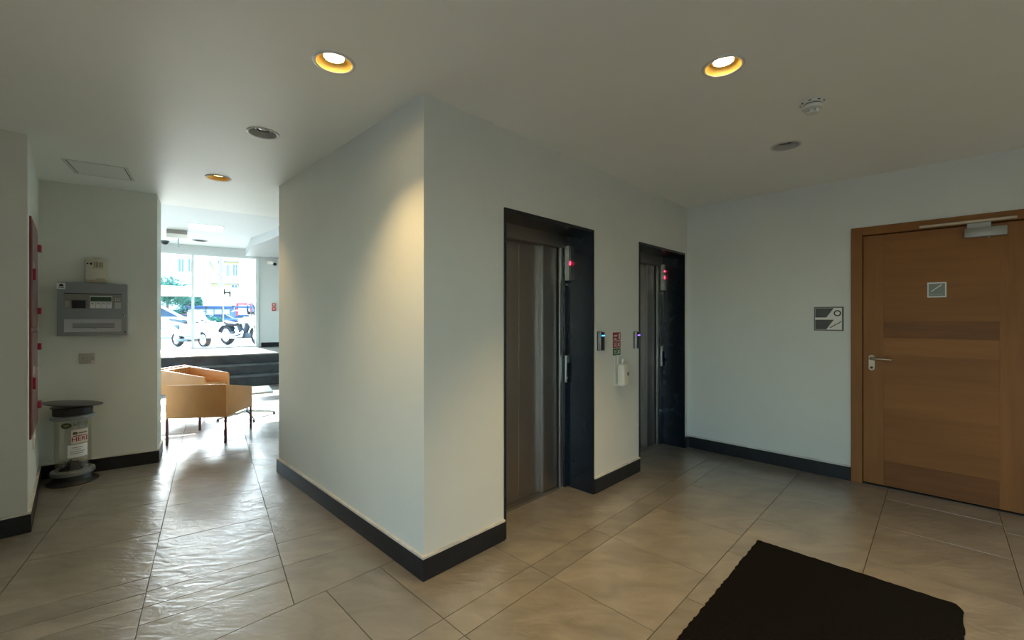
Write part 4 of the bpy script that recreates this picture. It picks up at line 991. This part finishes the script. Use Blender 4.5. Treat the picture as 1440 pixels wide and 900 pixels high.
MB().tube([(0.50, 0.07, 0.235), (0.36, 0.07, 0.6)], 0.02, 8).build('fork', M_CHROME, sc)
# motorcycle
mc = thing('motorcycle', 'dark cruiser motorcycle with chrome pipes and pale windscreen outside the shop window', 'motorcycle', ray(341, 13.9), R(-22))
wheel(mc, 0.72, 0, 0.31, 0.31, 0.10); wheel(mc, -0.70, 0, 0.31, 0.31, 0.15)
for s in (-1, 1):
    MB().tube([(0.72, 0.08 * s, 0.31), (0.44, 0.09 * s, 0.98)], 0.022, 8).build('fork_leg', M_CHROME, mc)
    MB().tube([(-0.70, 0.11 * s, 0.33), (-0.2, 0.12 * s, 0.42)], 0.025, 8).build('swing_arm', M_BIKE, mc)
loft([(-0.12, 0.06, .70, .76), (-0.02, 0.13, .66, .84), (0.2, 0.15, .68, .90), (0.36, 0.1, .74, .90), (0.42, 0.04, .80, .87)]).build('fuel_tank', mat('white tank', (0.52, 0.53, 0.54), 0.2, coat=0.5), mc)
loft([(-0.78, 0.06, .70, .78), (-0.7, 0.13, .66, .78), (-0.45, 0.15, .60, .72), (-0.2, 0.13, .62, .70), (-0.08, 0.06, .66, .74)]).build('saddle', M_BLACKM, mc)
en = MB().box(-0.18, 0.22, -0.14, 0.14, 0.22, 0.40)
for k in range(6):
    en.tube([(-0.03 - 0.02 * k, -0.02, .40 + .04 * k), (-0.035 - 0.02 * k, 0.02, .415 + .04 * k)], 0.10, 12)
    en.tube([(0.12 + 0.02 * k, -0.02, .40 + .04 * k), (0.125 + 0.02 * k, 0.02, .415 + .04 * k)], 0.10, 12)
en.build('engine', M_BIKE, mc, bevel=0.006)
for s, zo in ((-1, 0), (-1, 0.09), (1, 0)):
    MB().tube([(0.2, 0.14 * s, .45), (0.22, 0.2 * s, .3 + zo), (-0.1, 0.22 * s, .24 + zo), (-0.9, 0.22 * s, .27 + zo)], 0.035, 10, 0.045).build('exhaust', M_CHROME, mc)
def fender(name, x, z, r, a0, a1, hw, m_, parent):
    vs = []; fs = []; n = 12
    for i in range(n + 1):
        a = R(a0 + (a1 - a0) * i / n)
        for k in range(7):
            u = -1 + k / 3; q = r - 0.05 * u * u; vs.append((x + q * math.cos(a), hw * u, z + q * math.sin(a)))
        for k in range(7):
            u = 1 - k / 3; q = r - 0.015 - 0.05 * u * u; vs.append((x + q * math.cos(a), hw * .95 * u, z + q * math.sin(a)))
    for i in range(n):
        for k in range(14): fs.append((i * 14 + k, i * 14 + (k + 1) % 14, (i + 1) * 14 + (k + 1) % 14, (i + 1) * 14 + k))
    return MB().add(vs, fs).build(name, m_, parent, angle=60)
fender('front_fender', 0.72, 0.31, 0.37, 40, 170, 0.08, M_BIKE, mc); fender('rear_fender', -0.70, 0.31, 0.38, 30, 190, 0.11, M_BIKE, mc)
hb3 = MB().tube([(0.10, -0.42, 1.06), (0.22, -0.36, 1.10), (0.38, -0.12, 1.05), (0.40, 0, 1.03), (0.38, 0.12, 1.05), (0.22, 0.36, 1.10), (0.10, 0.42, 1.06)], 0.014, 8).build('handlebar', M_CHROME, mc)
for s in (-1, 1):
    MB().tube([(0.16, 0.38 * s, 1.08), (0.20, 0.42 * s, 1.2)], 0.007, 6).build('mirror_stem', M_CHROME, hb3)
    MB().ball((0.19, 0.43 * s, 1.23), 0.02, 0.06, 0.04).build('mirror', M_BIKE, hb3)
MB().ball((0.58, 0, 0.92), 0.09, 0.09, 0.09).build('headlight', M_CHROME, mc)
m = MB(); vs = []
for i in range(5):
    for k in range(7):
        u = -1 + k / 3; vs.append((0.56 - 0.06 * i + 0.1 * (1 - u * u), (0.24 - 0.012 * i * i) * u, 0.98 + 0.10 * i))
fs = [(i * 7 + k, i * 7 + k + 1, i * 7 + k + 8, i * 7 + k + 7) for i in range(4) for k in range(6)]
wsd = m.add(vs, fs).build('windscreen', glass('windscreen acrylic', (0.85, 0.88, 0.9), 0.2, 0.1), mc); sm = wsd.modifiers.new('thickness', 'SOLIDIFY'); sm.thickness = 0.006

# parked cars
def car(loc, rz, paint, label, grp='parked cars'):
    c = thing('car', label, 'car', loc, rz, grp)
    body = [(-2.1, .35), (-2.15, .6), (-2.1, .88), (-1.5, .95), (0.85, .93), (1.75, .82), (2.1, .65), (2.15, .35)]
    MB().prism_y(body, -0.84, 0.84).build('body', paint, c, bevel=0.08, bseg=3)
    vs = []; ba = [(-1.75, .92), (0.95, .90)]; tp = [(-1.25, 1.44), (0.15, 1.44)]
    vs = [(ba[0][0], -.78, ba[0][1]), (ba[1][0], -.78, ba[1][1]), (ba[1][0], .78, ba[1][1]), (ba[0][0], .78, ba[0][1]), (tp[0][0], -.6, 1.40), (tp[1][0], -.6, 1.40), (tp[1][0], .6, 1.40), (tp[0][0], .6, 1.40)]
    MB().add(vs, [(3, 2, 1, 0), (4, 5, 6, 7), (0, 1, 5, 4), (1, 2, 6, 5), (2, 3, 7, 6), (3, 0, 4, 7)]).build('window_glass', mat('dark car glass', (0.03, 0.05, 0.07), 0.1), c, bevel=0.04)
    MB().box(-1.28, 0.18, -0.62, 0.62, 1.39, 1.45).build('roof', paint, c, bevel=0.025)
    for x in (-1.3, 1.35):
        for y in (-0.78, 0.78): wheel(c, x, y, 0.31, 0.31, 0.2)
    for y in (-0.6, 0.6): MB().box(2.08, 2.16, y - .16, y + .16, .60, .74).build('headlight', mat('headlight glass', (0.5, 0.5, 0.5)), c, bevel=0.02)
    return c
M_CARW = mat('white car paint', (0.52, 0.53, 0.53), 0.25, coat=0.5); M_CARB = mat('deep blue car paint', (0.02, 0.06, 0.18), 0.25, coat=0.5)
M_CARR = mat('red car paint', (0.45, 0.03, 0.05), 0.25, coat=0.5); M_CARS = mat('teal grey car paint', (0.12, 0.2, 0.24), 0.3, coat=0.5)
car(ray(222, 20), R(28), M_CARW, 'white car parked in the street, the one nearest the scooter')
car(ray(262, 58), R(20), M_CARR, 'red car parked under the trees across the street')
car(ray(318, 60), R(14), M_CARB, 'deep blue car parked before the kiosk')
car(ray(293, 64), R(16), M_CARS, 'teal grey car parked beside the deep blue car')
car(ray(234, 55), R(20), M_CARB, 'deep blue car parked under the trees across the street')
car(ray(350, 66), R(14), M_CARW, 'white car parked across the street beyond the motorcycle')
# low street wall
lw_ = thing('street_wall', 'low pale kerb wall across the street', 'wall', ray(290, 48), R(14))
for k in range(10): MB().box(-18 + k * 4, -18 + k * 4 + 3.97, -0.2, 0.2, -0.05, 0.42).build('wall_block', mat('pale limestone', (0.66, 0.60, 0.50), 0.8, var=0.08, vscale=1), lw_, smooth=False)
# kiosk
ki = thing('kiosk', 'street kiosk with red framed end and blue shutter', 'kiosk', ray(328, 72), R(14))
MB().box(-6, 3, -1.2, 1.2, 0, 2.6).build('body', mat('blue grey kiosk', (0.10, 0.16, 0.26), 0.6), ki, smooth=False)
MB().box(-6.3, 3.3, -1.7, 1.5, 2.6, 2.9).build('roof', mat('blue roof', (0.05, 0.09, 0.25), 0.6), ki, bevel=0.03)
for k in range(5): MB().box(-5.7 + k * 1.15, -4.75 + k * 1.15, -1.25, -1.2, 1.0, 2.3).build('window', mat('pale kiosk window', (0.45, 0.55, 0.62), 0.3), ki, smooth=False)
rf = MB().box(0.9, 1.2, -1.4, -1.2, 0.6, 3.4); rf.box(2.9, 3.2, -1.4, -1.2, 0.6, 3.4); rf.box(1.2, 2.9, -1.4, -1.2, 3.1, 3.4); rf.box(1.2, 2.9, -1.4, -1.2, 0.6, 1.3)
rf.build('red_frame', mat('kiosk red', (0.5, 0.04, 0.04), 0.5), ki, smooth=False)
MB().box(1.2, 2.9, -1.3, -1.2, 1.3, 3.1).build('poster', M_PAPER, ki, smooth=False)
# banner pole
bp_ = thing('banner_pole', 'street pole with narrow violet blue banner in front of the building', 'pole', ray(311, 50), R(14))
MB().tube([(0.22, 0, 0), (0.22, 0, 8.2)], 0.06, 8).build('pole', mat('grey pole', (0.4, 0.42, 0.45), 0.5), bp_)
MB().box(-0.2, 0.16, -0.03, 0.03, 3.6, 7.9).build('banner', mat('violet blue banner', (0.22, 0.22, 0.48), 0.6, var=0.4, vscale=0.8), bp_, smooth=False)
MB().box(-0.2, 0.22, -0.02, 0.02, 7.9, 7.96).build('arm', mat('grey pole', (0, 0, 0)), bp_, smooth=False)
# trees and shrubs
M_LEAF = mat('teal green leaves', (0.035, 0.13, 0.085), 0.6, col2=(0.10, 0.24, 0.15), vscale=0.7)
M_BARK = mat('bark', (0.12, 0.09, 0.07), 0.9)
def leaves(blobs, n, size):
    m = MB(); vs = []; fs = []
    for k in range(n):
        c, r = random.choice(blobs)
        dv = Vector((random.gauss(0, 1), random.gauss(0, 1), random.gauss(0, 1))).normalized() * (random.random() ** 0.4)
        p_ = Vector(c) + Vector((dv.x * r[0], dv.y * r[1], dv.z * r[2]))
        u = Vector((random.uniform(-1, 1), random.uniform(-1, 1), random.uniform(-.6, .6))).normalized(); v_ = u.orthogonal().normalized()
        s_ = size * random.uniform(.6, 1.3); i = len(vs)
        vs += [p_ - u * s_, p_ + v_ * s_ * .5, p_ + u * s_, p_ - v_ * s_ * .5]; fs.append((i, i + 1, i + 2, i + 3))
    return m.add(vs, fs)
def tree(loc, hgt, wid, label, n=2600):
    t_ = thing('tree', label, 'tree', loc, random.uniform(0, 6))
    tr_ = MB().tube([(0, 0, 0), (0.1, 0, hgt * .3), (0, 0.1, hgt * .6)], 0.25, 8, 0.12)
    for k in range(4):
        a = k * 1.6; tr_.tube([(0, 0, hgt * .4), (wid * .3 * math.cos(a), wid * .3 * math.sin(a), hgt * .7)], 0.1, 6, 0.04)
    tr_.build('trunk', M_BARK, t_)
    bl = [((random.uniform(-.55, .55) * wid, random.uniform(-.55, .55) * wid, hgt * random.uniform(.5, .85)), (wid * .45, wid * .45, hgt * .18)) for k in range(9)]
    f = leaves(bl, n, 0.22).build('foliage', M_LEAF, t_, smooth=False); f['kind'] = 'stuff'
tree(ray(236, 62), 7.4, 4.2, 'broad teal green street tree before the pale building', 3600)
tree(ray(268, 78), 5.6, 2.2, 'smaller teal green street tree beside the broad one')
tree(ray(150, 64), 7.0, 3.6, 'street tree half hidden by the hall wall')
for i, (px, d, hgt, wd, lab) in enumerate([(252, 72, 3.0, 2.6, 'dark wide shrub behind the red car'), (228, 74, 3.4, 2.6, 'dark shrub under the broad tree'), (276, 66, 2.0, 1.3, 'small shrub beside the kiosk'), (298, 56, 1.2, 1.4, 'low green bush before the parked cars'), (282, 90, 3.4, 1.8, 'shrub against the pale building')]):
    s = thing('shrub', lab, 'shrub', ray(px, d), 0)
    MB().tube([(0, 0, 0), (0, 0.05, hgt * .6)], 0.08, 6, 0.04).build('stem', M_BARK, s)
    f = leaves([((random.uniform(-.5, .5) * wd, random.uniform(-.3, .3) * wd, hgt * random.uniform(.3, .75)), (wd * .4, wd * .4, hgt * .28)) for k in range(6)], 1200, 0.2).build('foliage', M_LEAF, s, smooth=False); f['kind'] = 'stuff'
# buildings across the square: facade plane 88 m away
TB = R(14); tB = Vector((math.cos(TB), math.sin(TB))); nB = Vector((-math.sin(TB), math.cos(TB)))
B0 = ray(300, 88)
def bpx(px, py):                          # pixel -> (x along facade, z above street)
    r = Vector(((px - CX) / F_PX, 1)); d = Vector((B0.x, B0.y)).dot(nB) / r.dot(nB)
    return (Vector((r.x * d, d)) - Vector((B0.x, B0.y))).dot(tB), CAM_H + (CY - py) * d / F_PX - ZG
M_BW = mat('cream stucco', (0.74, 0.68, 0.60), 0.85, var=0.05, vscale=0.4); M_BW2 = mat('white stucco', (0.78, 0.76, 0.72), 0.85, var=0.04, vscale=0.4)
M_BWIN = mat('blue window glass', (0.06, 0.13, 0.22), 0.3); M_YEL = mat('yellow plaster', (0.55, 0.46, 0.28), 0.85)
M_STONE = mat('window stone', (0.70, 0.66, 0.58), 0.85)
def win_at(parent, px0, px1, py0, py1, y=0.0):
    x0, z1 = bpx(px0, py0); x1, z0 = bpx(px1, py1)
    f = MB().box(x0 - .15, x1 + .15, y - .12, y + .1, z0 - .15, z0); f.box(x0 - .15, x1 + .15, y - .12, y + .1, z1, z1 + .15); f.box(x0 - .15, x0, y - .12, y + .1, z0, z1); f.box(x1, x1 + .15, y - .12, y + .1, z0, z1)
    wo = f.build('window', M_STONE, parent, smooth=False)
    MB().box(x0, x1, y - .04, y + .06, z0, z1).build('pane', M_BWIN, wo, smooth=False)
    MB().box((x0 + x1) / 2 - .05, (x0 + x1) / 2 + .05, y - .07, y - .04, z0, z1).build('glazing_bar', M_STONE, wo, smooth=False)
xl = bpx(288, 400)[0]
b1_ = thing('building', 'white stucco building with paired tall windows behind the trees', 'building', B0, TB)
MB().box(xl - 40, xl - .1, 0.06, 10, -0.5, 17).build('wall', M_BW2, b1_, smooth=False)
MB().box(xl - 40.3, xl, -.3, 10.3, 17, 17.6).build('cornice', M_STONE, b1_, smooth=False)
for a in ((251, 259, 364, 382), (265, 271, 364, 382), (226, 229, 364, 390), (213, 219, 364, 382), (251, 259, 330, 348), (265, 271, 330, 348)): win_at(b1_, *a)
MB().box(xl - .8, xl - .5, -0.1, 0.06, 0, 17).build('downpipe', mat('grey pipe', (0.4, 0.38, 0.35), 0.6), b1_, smooth=False)
b2_ = thing('building', 'cream building with deep loggias and blue windows', 'building', B0, TB)
x0, z1 = bpx(293, 366); x1, z0 = bpx(336, 389); _, za = bpx(315, 398); _, zb_ = bpx(315, 330); _, zc_ = bpx(315, 354)
wl = MB(); RD = 1.6
wl.box(xl, x0, 0, 10, -.5, 16); wl.box(x1, x1 + 30, 0, 10, -.5, 16)
wl.box(x0, x1, 0, 10, z1, zc_); wl.box(x0, x1, 0, 10, zb_, 16); wl.box(x0, x1, 0, 10, za, z0); wl.box(x0, x1, 0, 10, -.5, za - 3.2)
wl.build('wall', M_BW, b2_, smooth=False)
for a, b in ((z0, z1), (za - 3.2, za), (zc_, zb_)): MB().box(x0, x1, RD, RD + .2, a, b).build('loggia_wall', M_YEL, b2_, smooth=False)
for a in ((302, 308, 371, 386), (314.5, 319, 371, 389), (324, 330, 371, 387)): win_at(b2_, *a, y=RD - .1)
win_at(b2_, 303, 310, 400, 418, y=RD - .1); win_at(b2_, 322, 330, 400, 418, y=RD - .1)
win_at(b2_, 359.5, 363, 372, 387); win_at(b2_, 372, 378, 372, 387); win_at(b2_, 346, 352, 405, 420)
MB().box(x0 - .2, x1 + .2, -.25, 0, z0 - .25, z0).build('balcony_ledge', M_STONE, b2_, smooth=False)
cu = MB().add([(x0 + .2, .3, z1), (x0 + 1.5, .3, z1), (x0 + 2.2, .5, z0 + .3), (x0 + 1.6, .5, z0 + .6), (x0 + .2, .25, z1), (x0 + 1.5, .25, z1), (x0 + 2.2, .45, z0 + .3), (x0 + 1.6, .45, z0 + .6)], [(0, 1, 2, 3), (7, 6, 5, 4), (0, 4, 5, 1), (1, 5, 6, 2), (2, 6, 7, 3), (3, 7, 4, 0)])
cu.build('drape', mat('pale awning cloth', (0.6, 0.6, 0.58), 0.8), b2_)
MB().box(xl - .2, x1 + 30, -.4, 10.2, 16, 16.6).build('cornice', M_STONE, b2_, smooth=False)
st_x, _ = bpx(346, 380); MB().box(st_x - .1, st_x + .1, -.12, 0, 0, 16).build('downpipe', mat('brown pipe', (0.45, 0.34, 0.25), 0.7), b2_, smooth=False)
